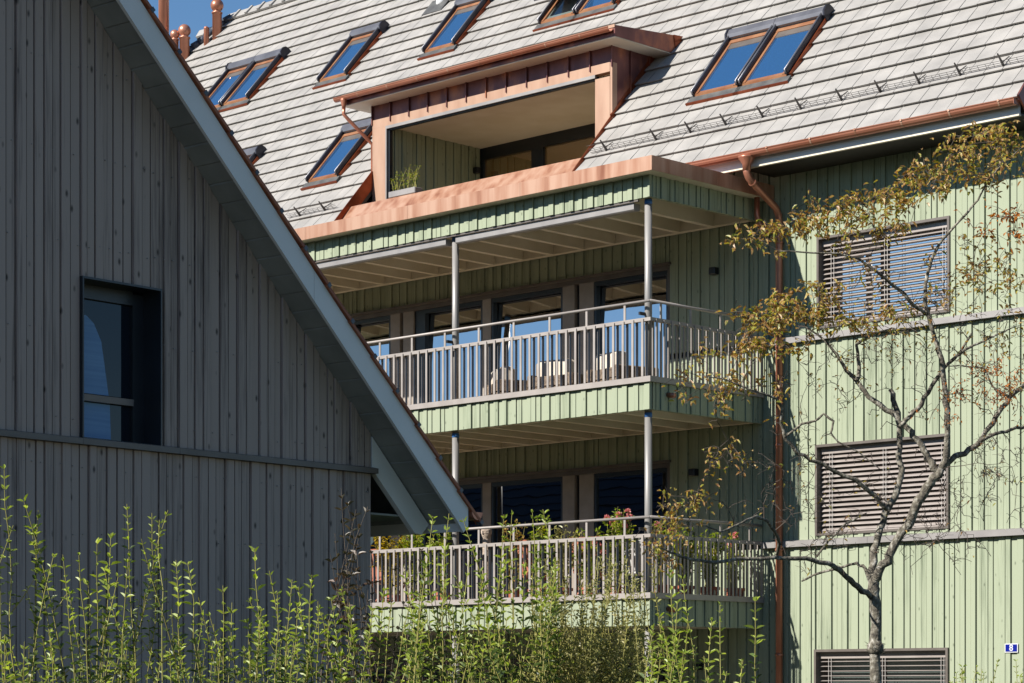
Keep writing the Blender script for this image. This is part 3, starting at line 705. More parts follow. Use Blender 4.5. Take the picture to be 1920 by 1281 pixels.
x5_, v5_ = at_roof(1012, 46); roof_window(x5_, v5_, .84, 1.34, open_=True, right_cap=False); roof_window(x5_+.85, v5_, .84, 1.34)
x6_, _ = at_roof(498, 288); roof_window(x6_-.95, VL, .80, 1.34)
# small roof vent at the top edge
xv, vv = at_roof(822, 6)
mb = MB(); mb.lathe(RP(xv, vv, -.05), [(.11, 0), (.1, .16), (.075, .2), (.075, .6)], 16); mb.smooth = True; o = mb.build('roof_vent', M['enamel'], B)
mb = MB(); mb.obox(RP(xv-.25, vv-.28, .04), EX*.5, SV*.42, NV*.02); mb.build('vent_flashing', M['lead'], o)
# copper flues
def flue(px, ybase, r, top_z, ball=None, dv=0):
    x, v = rf(px, ybase); p = RP(x, v); mb = MB()
    if ball:
        zc, br = ball
        prof = [(r, -.3), (r, zc-br*1.25), (r*1.15, zc-br*1.24), (r*1.15, zc-br*1.05), (r*.9, zc-br*.98)]
        for k in range(2, 13): a = -math.pi/2+math.pi*k/12; prof.append((max(br*math.cos(a), .004), zc+br*math.sin(a)))
    else: prof = [(r, -.3), (r, top_z-.01), (r*1.08, top_z), (r*.3, top_z+.03)]
    mb.lathe(p, prof, 20); mb.smooth = True; return mb.build('copper_flue', M['copper_pipe'], roof)
k_ = 48/4400
flue(407, 70, 9*k_, 0, ball=(60*k_, 12.5*k_))
flue(387, 87, 5*k_, 35*k_)
flue(346, 115, 9.5*k_, 0, ball=(58*k_, 12*k_))
flue(328, 128, 7*k_, 0, ball=(64*k_, 9*k_))
flue(307, 140, 10*k_, 170*k_)

# ================================================================== wall lamps, sign
lamp_lab = ['black cube wall lamp beside the upper balcony window, right of the columns', 'black cube wall lamp behind the lower flowered balcony', 'black cube wall lamp at ground floor below the lower balcony']
for i, (px, py) in enumerate(((1341, 509), (1303, 886), (1311, 1250))):
    p = PY(px, py, -.05); o = empty('wall_lamp', (p.x, 0, p.z)); tag(o, lamp_lab[i], 'wall lamp', 'cube wall lamps on the green facade')
    mb = MB(); mb.bev(p.x-.055, p.x+.055, -.135, -.03, p.z-.05, p.z+.05, .006); mb.build('lamp_body', M['black'], o)
    mb = MB(); mb.box(p.x-.03, p.x+.03, -.045, -.028, p.z-.03, p.z+.03); mb.build('wall_mount', M['black'], o)
p = PX(888, 321, LX0); o = empty('wall_lamp', (LX0, p.y, p.z)); tag(o, 'black cube wall lamp inside the dark green loggia of the copper dormer', 'wall lamp')
mb = MB(); mb.bev(LX0+.03, LX0+.13, p.y-.05, p.y+.05, p.z-.05, p.z+.05, .006); mb.build('lamp_body', M['black'], o)
s0 = PY(1884, 1207, -.035); s1 = PY(1908.5, 1223.5, -.035)
o = empty('house_number_sign', ((s0.x+s1.x)/2, -.03, s1.z)); tag(o, 'small blue enamel plate with a white number 8 on the green cladding', 'house number sign')
mb = MB(); mb.box(s0.x, s1.x, -.036, -.03, s1.z, s0.z); mb.build('plate', M['enamel'], o)
mb = MB(); q = .011; mb.box(s0.x+q, s1.x-q, -.0385, -.0362, s1.z+q, s0.z-q); pl_ = mb.build('blue_field', M['blue'], o)
cu = bpy.data.curves.new('digit', 'FONT'); cu.body = '8'; cu.size = .115; cu.align_x = 'CENTER'; cu.align_y = 'CENTER'; cu.extrude = .0008; cu.offset = .0012
tmp = bpy.data.objects.new('tmp', cu); col.objects.link(tmp); bpy.context.view_layer.update()
me = bpy.data.meshes.new_from_object(tmp.evaluated_get(bpy.context.evaluated_depsgraph_get())); bpy.data.objects.remove(tmp)
me.materials.clear(); me.materials.append(M['enamel']); dg = bpy.data.objects.new('digit', me); col.objects.link(dg); dg.parent = o
dg.rotation_euler = (R(90), 0, 0); dg.location = (0, -.0092, (s0.z-s1.z)/2)

# ================================================================== LEFT DARK HOUSE (own frame: +x out of the gable, +y to the far eave)
OL = CAM+ray(695, 885)*18.0; OL.z = 0
Hs = empty('timber_house', OL, R(3.5))
tag(Hs, 'dark brown-grey timber house gable with pale verge board and brown verge tiles', 'house')
def lm(): return MB(local=True)
TL = R(44.2); tl = math.tan(TL); CS = 3.607; HW = 12.4; DEP = -34.0; OVN = .35
WU0, WU1, WZ0, WZ1 = -2.83, -2.127, 3.35, 4.438
zr_ = lambda u: CS - tl*u if u > -HW/2 else CS+tl*(HW+u)
top = lambda s: max(zr_(-s)+.0, 0)
LZ = 3.348
mb = lm(); cladding(mb, Vector((0, 0, 0)), -EY, EX, HW, cst(LZ), lambda s: max(zr_(-s), LZ), [(-WU1, -WU0, WZ0, WZ1)], seed=41, wmin=.066, wmax=.090, rel=.5); mb.build('gable_cladding', M['dark'], Hs)
mb = lm(); cladding(mb, Vector((0, 0, 0)), -EY, EX, HW, cst(.1), cst(LZ-.05), seed=42, wmin=.066, wmax=.090, rel=.5); mb.build('gable_cladding', M['dark'], Hs)
mb = lm(); cladding(mb, Vector((-.03, .0, 0)), -EX, EY, -DEP, cst(.1), cst(3.55), seed=43); mb.build('side_cladding', M['dark'], Hs)
mb = lm(); mb.box(DEP, -.4, -HW, -.06, 0, 3.3); mb.prism([(-.4, -.1, 3.3), (-.4, -HW+.1, 3.3), (-.4, -HW/2, CS+tl*HW/2-.15)], (DEP+.4, 0, 0)); mb.build('wall_core', M['darkframe'], Hs)
nl = lm(); r_ = random.Random(77)
for z0_ in (.9, 1.35, 1.8, 2.25, 2.7, 3.15, 3.47, 4.05, 4.65, 5.25, 5.85, 6.4, 7.0, 7.6):
    u = -.05
    while u > -6:
        if not (WU0-.02 < u < WU1+.02 and WZ0 < z0_ < WZ1+.02) and z0_ < zr_(u)-.05:
            z = z0_+r_.uniform(-.012, .012); nl.box(.0, .0125, u-.0028, u+.0028, z-.0028, z+.0028)
        u -= r_.uniform(.07, .1)
tag(nl.build('nail_heads', M['alu'], Hs), kind='stuff')
# hollow for the window is dressed by a deep reveal standing proud of the core
mb = lm()
for a, b in ((-HW, -4.55), (-4.548, -2.84), (-2.838, -1.98), (-1.978, .03)): mb.prism([(-.01, a, LZ+.006), (.055, a, LZ-.008), (.055, a, LZ-.048), (-.01, a, LZ-.048)], (0, b-a, 0))
mb.build('drip_ledge', M['frame'], Hs)
mb = lm(); y0, y1 = WU0, WU1; t = .03
mb.box(-.25, .035, y0, y0+t*.4, WZ0, WZ1); mb.box(-.25, .035, y1-t*.4, y1, WZ0, WZ1); mb.box(-.25, .035, y0+t*.4, y1-t*.4, WZ1-t*.5, WZ1); mb.box(-.25, -.06, y0+t*.4, y1-t*.4, WZ0-.03, WZ0); mb.box(-.26, -.25, y0, y1, WZ0, WZ1)
wo = mb.build('window', M['darkframe'], Hs)
ym = y1-.05; zt_ = WZ0+.30; xg = -.17
mb = lm(); mb.box(xg-.05, xg+.02, ym-.06, y1-t*.4, WZ0, WZ1-t); mb.box(xg-.05, xg+.02, y0+t*.4, ym-.06, WZ1-t-.08, WZ1-t*.5); mb.box(xg-.05, xg+.02, y0+t*.4, y0+t*.4+.03, WZ0+.01, WZ1-t-.08); mb.build('sash', M['darkframe'], wo)
mb = lm(); mb.prism([(xg-.03, y0+t*.4, zt_-.025), (xg+.03, y0+t*.4, zt_-.025), (xg+.035, y0+t*.4, zt_+.02), (xg-.03, y0+t*.4, zt_+.03)], (0, ym-.06-y0-t*.4, 0)); mb.build('transom', M['shutter'], wo)
gq = glass('blue_dark_glass', lin(14, 26, 40), .02)
for za_, zb_2 in ((WZ0, zt_-.025), (zt_+.03, WZ1-t-.08)): mb = lm(); mb.box(xg-.02, xg-.008, y0+t*.4+.03, ym-.06, za_, zb_2); mb.build('pane', gq, wo)
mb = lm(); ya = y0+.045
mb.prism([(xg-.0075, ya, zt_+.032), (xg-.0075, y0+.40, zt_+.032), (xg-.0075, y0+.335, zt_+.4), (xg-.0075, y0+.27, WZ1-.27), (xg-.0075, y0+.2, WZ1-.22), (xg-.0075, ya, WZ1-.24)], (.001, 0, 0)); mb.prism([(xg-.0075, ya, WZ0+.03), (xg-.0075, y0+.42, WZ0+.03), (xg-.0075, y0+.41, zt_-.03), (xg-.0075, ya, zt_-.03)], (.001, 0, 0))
split_build(mb, 'sky_reflection', M['blind'], wo)  # blue shapes paint the sky reflected in the panes
# roof: slab, soffit boards, verge board, verge tiles
UE = .735
def P2(n, u, dz=0): return Vector((n, u, zr_(u)+dz))
rs = lm()
for sgn in (0, 1):
    u0, u1 = (UE-.03, -HW/2) if sgn == 0 else (-HW/2, -HW-UE)
    a, b = P2(0, u0), P2(0, u1)
    rs.prism([(OVN-.03, u0, a.z+.03), (OVN-.03, u1, b.z+.03), (OVN-.03, u1, b.z+.16), (OVN-.03, u0, a.z+.16)], (DEP-.6, 0, 0))
hroof = rs.build('roof', M['soffit'], Hs)
sf = lm(); u = UE-.05
while u > -HW/2:
    d_ = .118; r2 = rnd.uniform(-.003, .003)
    sf.prism([(OVN-.03, u, zr_(u)+.005+r2), (OVN-.03, u-d_+.009, zr_(u-d_+.009)+.005+r2), (OVN-.03, u-d_+.009, zr_(u-d_+.009)+.028), (OVN-.03, u, zr_(u)+.028)], (-OVN+.02, 0, 0)); u -= d_
sf.build('soffit_boards', M['soffit'], hroof)
vb_ = lm(); BB, BT = -.06, .16
for (ua, ub) in ((UE, -.95), (-.953, -4.4), (-4.403, -HW/2)):
    pts = [(OVN-.03, ua, zr_(ua)+BT), (OVN-.03, ub, zr_(ub)+BT), (OVN-.03, ub, zr_(ub)+BB), (OVN-.03, ua, zr_(ua)+BB)]
    if ua == UE: pts = [(OVN-.03, ua, 3.09), (OVN-.03, ub, zr_(ub)+BT), (OVN-.03, ub, zr_(ub)+BB), (OVN-.03, .60, zr_(.60)+BB), (OVN-.03, .68, 2.87), (OVN-.03, ua, 2.92)]
    vb_.prism(pts, (.028, 0, 0))
vb_.prism([(OVN-.03, -HW/2-.003, zr_(-HW/2)+BT), (OVN-.03, -HW-UE, zr_(-HW-UE)+BT), (OVN-.03, -HW-UE, zr_(-HW-UE)+BB), (OVN-.03, -HW/2-.003, zr_(-HW/2)+BB)], (.028, 0, 0))
split_build(vb_, 'verge_board', M['white'], hroof)
vt = lm(); vc = lm(); step = .2409; u = .86
S2 = Vector((0, -math.cos(TL), math.sin(TL))); N2 = Vector((0, math.sin(TL), math.cos(TL)))
while u > -HW/2:
    p = Vector((OVN-.04, u, CS-tl*u+BT+.004))
    p = p+N2*.0
    l_ = step/math.cos(TL)
    vt.obox(p+N2*.012, EX*.062, S2*(l_+.03)-N2*.014, N2*.022)
    vc.obox(p+N2*.006+EX*.02-S2*.004, EX*.046, S2*.03, N2*.034)
    vc.obox(p+N2*.0345-EX*.02, EX*.066, S2*(l_+.02)-N2*.014, N2*.008)
    u -= step
vt.build('verge_tiles', M['redtile'], hroof); vc.build('tile_noses', M['cap'], hroof)
tr_ = lm(); u = .86; i = 0
while u > -HW/2:
    p = Vector((DEP-.6, u, CS-tl*u+BT+.01)); tr_.obox(p+N2*.03, EX*(-DEP+.6+OVN-.05), S2*(step/math.cos(TL)+.03)-N2*.02, N2*.02); u -= step
u = -HW-.86
S3 = Vector((0, math.cos(TL), math.sin(TL))); N3 = Vector((0, -math.sin(TL), math.cos(TL)))
while u < -HW/2:
    p = Vector((DEP-.6, u, CS+tl*(HW+u)+BT+.01)); tr_.obox(p+N3*.03, EX*(-DEP+.6+OVN), S3*(step/math.cos(TL)+.03)-N3*.02, N3*.02); u += step
tr_.build('roof_tiles', M['shutter_dark'], hroof)
# rafters in and behind the gable plane, eaves fascia, gutter
rfm = lm()
for i, n in enumerate((0.0, -1.05, -2.1, -3.15)):
    th_ = .05 if i == 0 else .09
    rfm.prism([(n, .015, zr_(.015)-.005), (n, .66, 2.945), (n, .575, 2.862), (n, .50, 2.87), (n, .015, 3.34)], (-th_, 0, 0))
split_build(rfm, 'rafter_tail', M['white'], hroof)
mb = lm(); mb.box(DEP-.5, OVN-.032, UE-.045, UE-.015, 2.88, 3.06); mb.build('eaves_fascia', M['white'], hroof)
mb = lm(); mb.box(DEP-.5, -.052, .02, UE-.05, 2.995, 3.01); mb.build('eaves_soffit', M['soffit'], hroof)
mb = lm(); rr = .062; pts = []
yc, zc = UE+.085, 3.035
for k in range(9): a = math.pi+math.pi*k/8; pts.append((yc+rr*math.cos(a), zc+rr*math.sin(a)))
for k in range(8, -1, -1): a = math.pi+math.pi*k/8; pts.append((yc+(rr-.005)*math.cos(a), zc+(rr-.005)*math.sin(a)))
mb.prism([(DEP-.5, a, b) for a, b in pts], (-DEP+.5+OVN+.02, 0, 0))
mb.poly([(OVN+.019, yc+rr*math.cos(math.pi+math.pi*k/8), zc+rr*math.sin(math.pi+math.pi*k/8)) for k in range(9)]); mb.build('gutter', M['copper_pipe'], hroof)

# ================================================================== balcony furniture
def wicker_chair(p, rz, label, grp):
    o = empty('wicker_armchair', p, rz); o.scale = (1, 1, .68); tag(o, label, 'armchair', grp)
    f = MB(local=True); f.bev(-.38, .38, -.36, .36, .08, .30, .02); f.bev(-.38, -.26, -.36, .36, .30, .56, .02); f.bev(.26, .38, -.36, .36, .30, .56, .02); f.bev(-.26, .26, .26, .36, .30, .52, .02); f.build('woven_frame', M['wicker'], o)
    f = MB(local=True); f.bev(-.25, .25, -.35, .23, .305, .42, .04); f.build('seat_cushion', M['cushion'], o)
    f = MB(local=True); f.bev(-.3, .3, .06, .3, .425, .86, .06); f.build('back_cushion', M['cushion'], o)
    for sx in (-1, 1):
        for sy in (-1, 1): f = MB(local=True); f.box(sx*.34-.02, sx*.34+.02, sy*.32-.02, sy*.32+.02, 0, .08); f.build('leg', M['wicker'], o)
ZF = LVZ[0]-.12
wl = ['wicker armchair with cream cushions at the corner end of the upper balcony', 'wicker armchair with cream cushions in the middle of the group on the upper balcony', 'wicker armchair with cream cushions nearest the middle column of the upper balcony']
for i, (x, y, rz) in enumerate(((-1.35, -1.75, 2.9), (-2.45, -1.75, 3.3), (-3.45, -1.7, 2.6))):
    wicker_chair((x, y, ZF), rz, wl[i], 'wicker armchairs on the upper balcony')
o = empty('coffee_table', (-2.3, -1.0, ZF)); tag(o, 'low woven coffee table behind the armchairs on the upper balcony', 'table')
f = MB(local=True); f.bev(-.4, .4, -.3, .3, .34, .38, .01); f.build('table_top', M['plastic'], o)
for sx in (-1, 1):
    for sy in (-1, 1): f = MB(local=True); f.box(sx*.34-.025, sx*.34+.025, sy*.24-.025, sy*.24+.025, 0, .34); f.build('leg', M['wicker'], o)
ZL = LVZ[1]-.12
def folding_chair(p, rz, label):
    o = empty('folding_chair', p, rz); tag(o, label, 'folding chair', 'reddish folding chairs on the lower balcony')
    f = MB(local=True)
    for i in range(5): f.box(-.2, .2, -.2+i*.085, -.13+i*.085, .44, .46)
    f.build('seat', M['redwood'], o)
    f = MB(local=True)
    for i in range(5): x = -.18+i*.085; f.obox((x, .2, .5), Vector((.055, 0, 0)), Vector((0, .012, 0)), Vector((0, .1, .42)))
    f.obox((-.21, .2, .47), Vector((.42, 0, 0)), Vector((0, .02, 0)), Vector((0, .01, .04))); f.obox((-.21, .3, .91), Vector((.42, 0, 0)), Vector((0, .02, 0)), Vector((0, .01, .05))); f.build('backrest', M['redwood'], o)
    for sx in (-.21, .19):
        f = MB(local=True); f.obox((sx, -.22, 0), Vector((.02, 0, 0)), Vector((0, .035, 0)), Vector((0, .42, .5))); f.build('leg', M['redwood'], o)
        f = MB(local=True); f.obox((sx, .24, 0), Vector((.02, 0, 0)), Vector((0, .035, 0)), Vector((0, -.42, .44))); f.build('leg', M['redwood'], o)
folding_chair((-3.0, -1.6, ZL), 2.8, 'reddish slatted folding chair left of the flowers on the lower balcony')
folding_chair((-2.1, -1.5, ZL), 3.4, 'reddish slatted folding chair below the pink flowers on the lower balcony')
folding_chair((-6.2, -1.6, ZL), 3.1, 'reddish slatted folding chair at the far left of the lower balcony')
# white garden chair
o = empty('garden_chair', (-1.25, -1.5, ZL), 3.3); tag(o, 'white plastic garden chair near the corner of the lower balcony', 'garden chair')
f = MB(local=True); f.bev(-.24, .24, -.24, .22, .42, .46, .012); f.build('seat', M['plastic'], o)
f = MB(local=True); f.obox((-.24, .2, .46), Vector((.48, 0, 0)), Vector((0, .025, 0)), Vector((0, .08, .46))); f.build('backrest', M['plastic'], o)
for sx in (-.23, .19):
    for sy in (-.22, .18): f = MB(local=True); f.box(sx, sx+.04, sy, sy+.04, 0, .42); f.build('leg', M['plastic'], o)
# stone bust behind the railing
bp = PY(912, 1000, -2.15); o = empty('stone_bust', (bp.x, bp.y, ZL)); tag(o, 'pale carved stone head on a post behind the lower balcony railing', 'statue')
f = MB(local=True); f.lathe((0, 0, 0), [(.1, 0), (.1, .04), (.06, .08), (.055, bp.z-ZL-.14)], 14); f.build('pedestal', M['stone'], o)
f = MB(local=True); h_ = bp.z-ZL
f.lathe((0, 0, 0), [(.05, h_-.14), (.045, h_-.08), (.062, h_-.045), (.078, h_), (.08, h_+.04), (.066, h_+.075), (.03, h_+.095)], 16); f.box(-.012, .012, -.095, -.07, h_-.01, h_+.03); f.smooth = False; f.build('head', M['stone'], o)

# potted plants
def pot_plant(p, h, spread, label, name='potted_plant', pot=M['terracotta'], lm_=None, nst=14, leafL=.062, flowers=0, seed=1, box=None, group=None):
    r_ = random.Random(seed); o = empty(name, p); tag(o, label, 'potted plant', group)
    if not box: nst = int(nst*1.5); h *= 1.08
    m_ = MB(local=True); ph = .24
    if box: m_.bev(-box/2, box/2, -.09, .09, 0, .10, .01); ph = .09
    else: m_.lathe((0, 0, 0), [(.09, 0), (.13, .2), (.15, .2), (.15, .24), (.12, .24)], 14)
    m_.build('pot', pot, o)
    st, lf, fl = MB(local=True), MB(local=True), MB(local=True)
    for i in range(nst):
        b = Vector(((r_.uniform(-box/2, box/2)*.9) if box else r_.uniform(-.08, .08), r_.uniform(-.05, .05), ph))
        tip = b+Vector((r_.uniform(-spread, spread), r_.uniform(-spread, spread)*.7, h*r_.uniform(.5, 1)))
        ctl = b.lerp(tip, .5)+Vector((0, 0, .12*h)); pts = [b, b.lerp(ctl, .6), ctl.lerp(tip, .4), tip]; st.tube(pts, [.005, .004, .0035, .002], 4)
        nl = int(6+h*16)
        for k in range(nl):
            t_ = r_.uniform(.15, 1); q = b.lerp(ctl, min(1, t_*2)) if t_ < .5 else ctl.lerp(tip, t_*2-1)
            q = q+Vector((r_.gauss(0, .02), r_.gauss(0, .02), r_.gauss(0, .015)))
            d = Vector((r_.uniform(-1, 1), r_.uniform(-1, 1), r_.uniform(-.2, .9))); lf.leaf(q, d, Vector((r_.uniform(-.4, .4), r_.uniform(-.4, .4), 1)), leafL*r_.uniform(.7, 1.3), leafL*.5)
        if i < flowers:
            for k in range(22):
                d = Vector((r_.gauss(0, 1), r_.gauss(0, 1), r_.gauss(.2, 1))).normalized(); fl.leaf(tip+d*.018, d, Vector((r_.gauss(0, 1), r_.gauss(0, 1), 1)), .036, .034)
    st.build('stems', M['stem'], o); lf.build('leaves', lm_ or M['leaf_pot'], o)
    if flowers: fl.build('blossoms', M['petal'], o)
    return o
def on_low(px, y=-2.2): return PY(px, 1100, y).x
pot_plant((on_low(1150), -2.15, ZL), 1.0, .3, 'tall pink-flowering pot plant left of the corner column on the lower balcony', nst=24, flowers=9, seed=3)
pot_plant((on_low(1095), -2.1, ZL), .75, .2, 'low pink-flowering pot plant left of the tallest pink flowers on the lower balcony', nst=18, flowers=6, seed=4)
pot_plant((-.5, -1.95, ZL), .78, .14, 'pink-flowering pot plant just right of the corner column on the lower balcony', nst=14, flowers=3, seed=5)
pot_plant((-.42, -1.0, ZL), .7, .18, 'yellow-green leafy pot plant behind the side railing of the lower balcony', nst=26, seed=6)
pot_plant((-.42, -.45, ZL), .72, .14, 'pot plant with one salmon flower at the wall end of the side railing', nst=12, flowers=2, seed=7)
pot_plant((on_low(1005), -2.15, ZL), .98, .15, 'upright leafy pot plant between the stone head and the pink flowers', nst=12, seed=8)
pot_plant((on_low(960), -2.15, ZL), .92, .14, 'upright orange-tinged pot plant right of the stone head', nst=12, seed=9, lm_=M['leaf_autumn'])
pot_plant((on_low(775), -2.15, ZL), .9, .3, 'bright yellow-green bushy pot plant under the eaves of the dark house', nst=34, seed=10)
pot_plant((on_low(725), -2.1, ZL), .92, .3, 'golden-yellow bushy pot plant left of the green one under the dark eaves', nst=34, seed=12, lm_=leafmat('golden_leaf', [lin(170, 150, 40), lin(200, 170, 50), lin(150, 150, 40)], 8, .4))
pot_plant((on_low(830), -2.2, ZL), .85, .22, 'leafy green pot plant left of the stone head on the lower balcony', nst=26, seed=14)
pot_plant((on_low(1050), -2.15, ZL), .8, .25, 'yellow-green spreading pot plant left of the low pink flowers', nst=26, seed=15, lm_=M['leaf_fine'])
pot_plant((-.45, -1.5, ZL), .72, .16, 'bushy green pot plant behind the corner end of the side railing', nst=26, flowers=1, seed=16)
pp = PY(762, 372, -.17); pot_plant((pp.x, -.19, 9.525), .4, .16, 'yellow-tipped plants in a grey trough on the dormer parapet', name='planter_box', pot=M['alu'], nst=20, leafL=.03, seed=13, box=.62)

# ================================================================== vegetation
def jitter_path(a, b, n, amp, r_, sag=0):
    pts = [a]
    for i in range(1, n):
        t = i/n; q = a.lerp(b, t)+Vector((r_.gauss(0, amp), r_.gauss(0, amp), r_.gauss(0, amp)+sag*math.sin(math.pi*t))); pts.append(q)
    pts.append(b); return pts
# ---- autumn tree
TD = 21.5
tp = PD(1642, 1292, TD); T = empty('autumn_tree', (tp.x, tp.y, 0)); tag(T, 'half-bare autumn tree with lichened forked trunk and thin golden leaves before the green wall', 'tree')
tw = random.Random(21)
limbs = {
 'trunk': (0, [(1643, 1500, 12), (1643, 1300, 11.5), (1640, 1215, 11), (1643, 1170, 11), (1641, 1135, 11.5), (1638, 1105, 12), (1640, 1085, 11)]),
 'A': (-1, [(1632, 1118, 6), (1618, 1108, 6), (1596, 1090, 6), (1575, 1070, 5.5), (1553, 1057, 5), (1511, 1047, 4.5), (1452, 1046, 4), (1384, 1048, 3.6), (1342, 1055, 3.2), (1300, 1050, 2.6), (1268, 1040, 2), (1238, 1028, 1.3)]),
 'A2': (-1, [(1456, 1046, 3.4), (1462, 1018, 3.6), (1452, 995, 3.2), (1440, 978, 3), (1418, 968, 2.7), (1392, 980, 2.2), (1350, 998, 1.6), (1320, 985, 1.2)]),
 'B': (.3, [(1639, 1090, 9), (1636, 1060, 8), (1637, 1032, 7.5), (1651, 991, 7), (1665, 953, 7.5), (1682, 919, 6.5), (1690, 881, 6), (1687, 840, 5.8), (1687, 798, 6), (1679, 764, 6), (1669, 730, 5.5)]),
 'C': (-.2, [(1641, 1088, 9), (1654, 1060, 9), (1675, 1025, 9), (1703, 984, 9), (1723, 939, 9.5), (1747, 905, 9.5), (1764, 880, 9)]),
 'C1': (.2, [(1760, 885, 7.5), (1748, 870, 7.5), (1737, 853, 7), (1720, 826, 6.5), (1703, 805, 6.2), (1682, 781, 6), (1651, 761, 5.5), (1620, 733, 5), (1606, 713, 4.6), (1586, 695, 4), (1569, 665, 3), (1545, 637, 2.3), (1510, 612, 1.6)]),
 'C1b': (.2, [(1606, 713, 4.5), (1612, 689, 4), (1606, 647, 3.4), (1630, 627, 2.6), (1665, 618, 1.8)]),
 'C2': (0, [(1766, 880, 7.5), (1773, 860, 6.5), (1775, 826, 6), (1775, 768, 6), (1770, 723, 5.6), (1767, 682, 5.2), (1757, 647, 5), (1745, 610, 4.6), (1736, 574, 4.2), (1734, 541, 4), (1738, 515, 3.6), (1745, 492, 3.2), (1762, 456, 2.8), (1789, 425, 2.5), (1815, 397, 2.3), (1834, 375, 2.1), (1850, 342, 1.8), (1882, 305, 1.5), (1912, 280, 1.2)]),
 'C2b': (-.3, [(1736, 590, 3.6), (1713, 572, 3.6), (1687, 544, 3.4), (1650, 514, 3), (1612, 487, 2.5), (1575, 476, 2.1), (1519, 474, 1.7), (1462, 471, 1.2)]),
 'C3': (.3, [(1766, 876, 7), (1782, 864, 6.3), (1809, 850, 6), (1836, 829, 5.6), (1854, 802, 5), (1871, 774, 5), (1891, 747, 4.8), (1919, 723, 4.4), (1960, 700, 4)]),
 'C3b': (.3, [(1836, 829, 4), (1871, 812, 3.6), (1898, 804, 3.3), (1925, 801, 3), (1965, 792, 2.5)]),
 'C4': (.1, [(1687, 800, 5), (1700, 785, 4.8), (1720, 768, 4.6), (1740, 737, 4.4), (1764, 699, 4.2), (1782, 678, 3.4), (1802, 658, 2.6), (1823, 623, 2)]),
 'C4b': (.2, [(1782, 678, 3), (1809, 656, 3), (1833, 645, 2.4), (1871, 627, 1.8), (1905, 612, 1.2)]),
 'D': (-.5, [(1663, 956, 4.8), (1648, 939, 4.6), (1624, 915, 4.5), (1593, 895, 4.4), (1562, 881, 4), (1531, 865, 3.8), (1498, 852, 3.8), (1473, 824, 3.8), (1465, 795, 3.5), (1467, 765, 3.2), (1456, 748, 2.6), (1435, 740, 2.2), (1400, 728, 1.7), (1362, 712, 1.4), (1320, 705, 1)]),
 'E': (0, [(1532, 1044, 2.5), (1553, 1014, 2.4), (1587, 981, 2), (1625, 962, 1.6)]),
 'F': (.3, [(1632, 1095, 3.6), (1622, 1066, 3.6), (1606, 1056, 3.2), (1590, 1060, 2.6), (1567, 1067, 2.6), (1536, 1075, 2.4), (1503, 1090, 2)]),
 'G': (0, [(1473, 818, 2.2), (1503, 795, 2.4), (1528, 790, 2.4), (1545, 776, 2.2), (1563, 790, 2.4), (1558, 812, 2), (1572, 829, 1.6), (1610, 848, 1.3), (1650, 880, 1.1)]),
 'K': (0, [(1893, 745, 2.6), (1862, 725, 2), (1845, 690, 1.8), (1800, 685, 1.3), (1770, 688, 1)]),
}
K = TD/FPX
skel = []      # nodes (position, radius)
wood_m = MB()
def limb_pts(key):
    dep, pts = limbs[key]; out = []; n = len(pts)
    for i, (x, y, r) in enumerate(pts):
        out.append((PD(x, y, TD+dep*i/n*1.6), r*K*.92))
    return out
trunkm = MB()
for key in limbs:
    P_ = limb_pts(key); pts = []; rads = []
    for i in range(len(P_)-1):
        for s in range(3):
            t = s/3; a, b = P_[i], P_[i+1]; am = .35*b[1] if key != 'trunk' else .08*b[1]
            pts.append(a[0].lerp(b[0], t)+Vector((tw.gauss(0, am), tw.gauss(0, am), tw.gauss(0, am)))*(1 if s else .4)); rads.append((a[1]+(b[1]-a[1])*t)*tw.uniform(.93, 1.1))
    pts.append(P_[-1][0]); rads.append(P_[-1][1]*.8)
    (trunkm if key == 'trunk' else wood_m).tube(pts, rads, 10 if key in ('trunk', 'B', 'C') else 7)
    if key != 'trunk':
        for p, r in zip(pts, rads): skel.append((p, r))
trunkm.smooth = True; trunkm.lathe(PD(1641, 1215, TD), [(.05, -.06), (.075, -.03), (.078, .02), (.05, .07)], 9)
for q in range(40):
    a = tw.uniform(0, 6.28); z = tw.uniform(-.05, .05); c = PD(1641, 1217, TD); p = c+Vector((math.cos(a)*.07, math.sin(a)*.07, z)); trunkm.tube([p, p+Vector((math.cos(a)*.03, math.sin(a)*.03, tw.uniform(-.01, .03)))], [.004, .001], 3)
trunk = trunkm.build('trunk', M['bark'], T); wood_m.smooth = True; wood_m.build('limbs', M['bark'], T)
tws = MB(); lfA = MB(); lfO = MB()
def add_leaf(m, p, size, hang=.3):
    d = Vector((tw.uniform(-1, 1), tw.uniform(-1, 1), tw.uniform(-.9, .5)-hang*.3))
    m.leaf(p, d, Vector((tw.uniform(-.5, .5), tw.uniform(-.5, .5), 1)), size*tw.uniform(.7, 1.25), size*tw.uniform(.38, .5))
def nearest(p, maxr=9):
    best = None; bd = 1e9
    for q, r in skel:
        d = (q-p).length_squared
        if d < bd: bd = d; best = (q, r)
    return best, math.sqrt(bd)
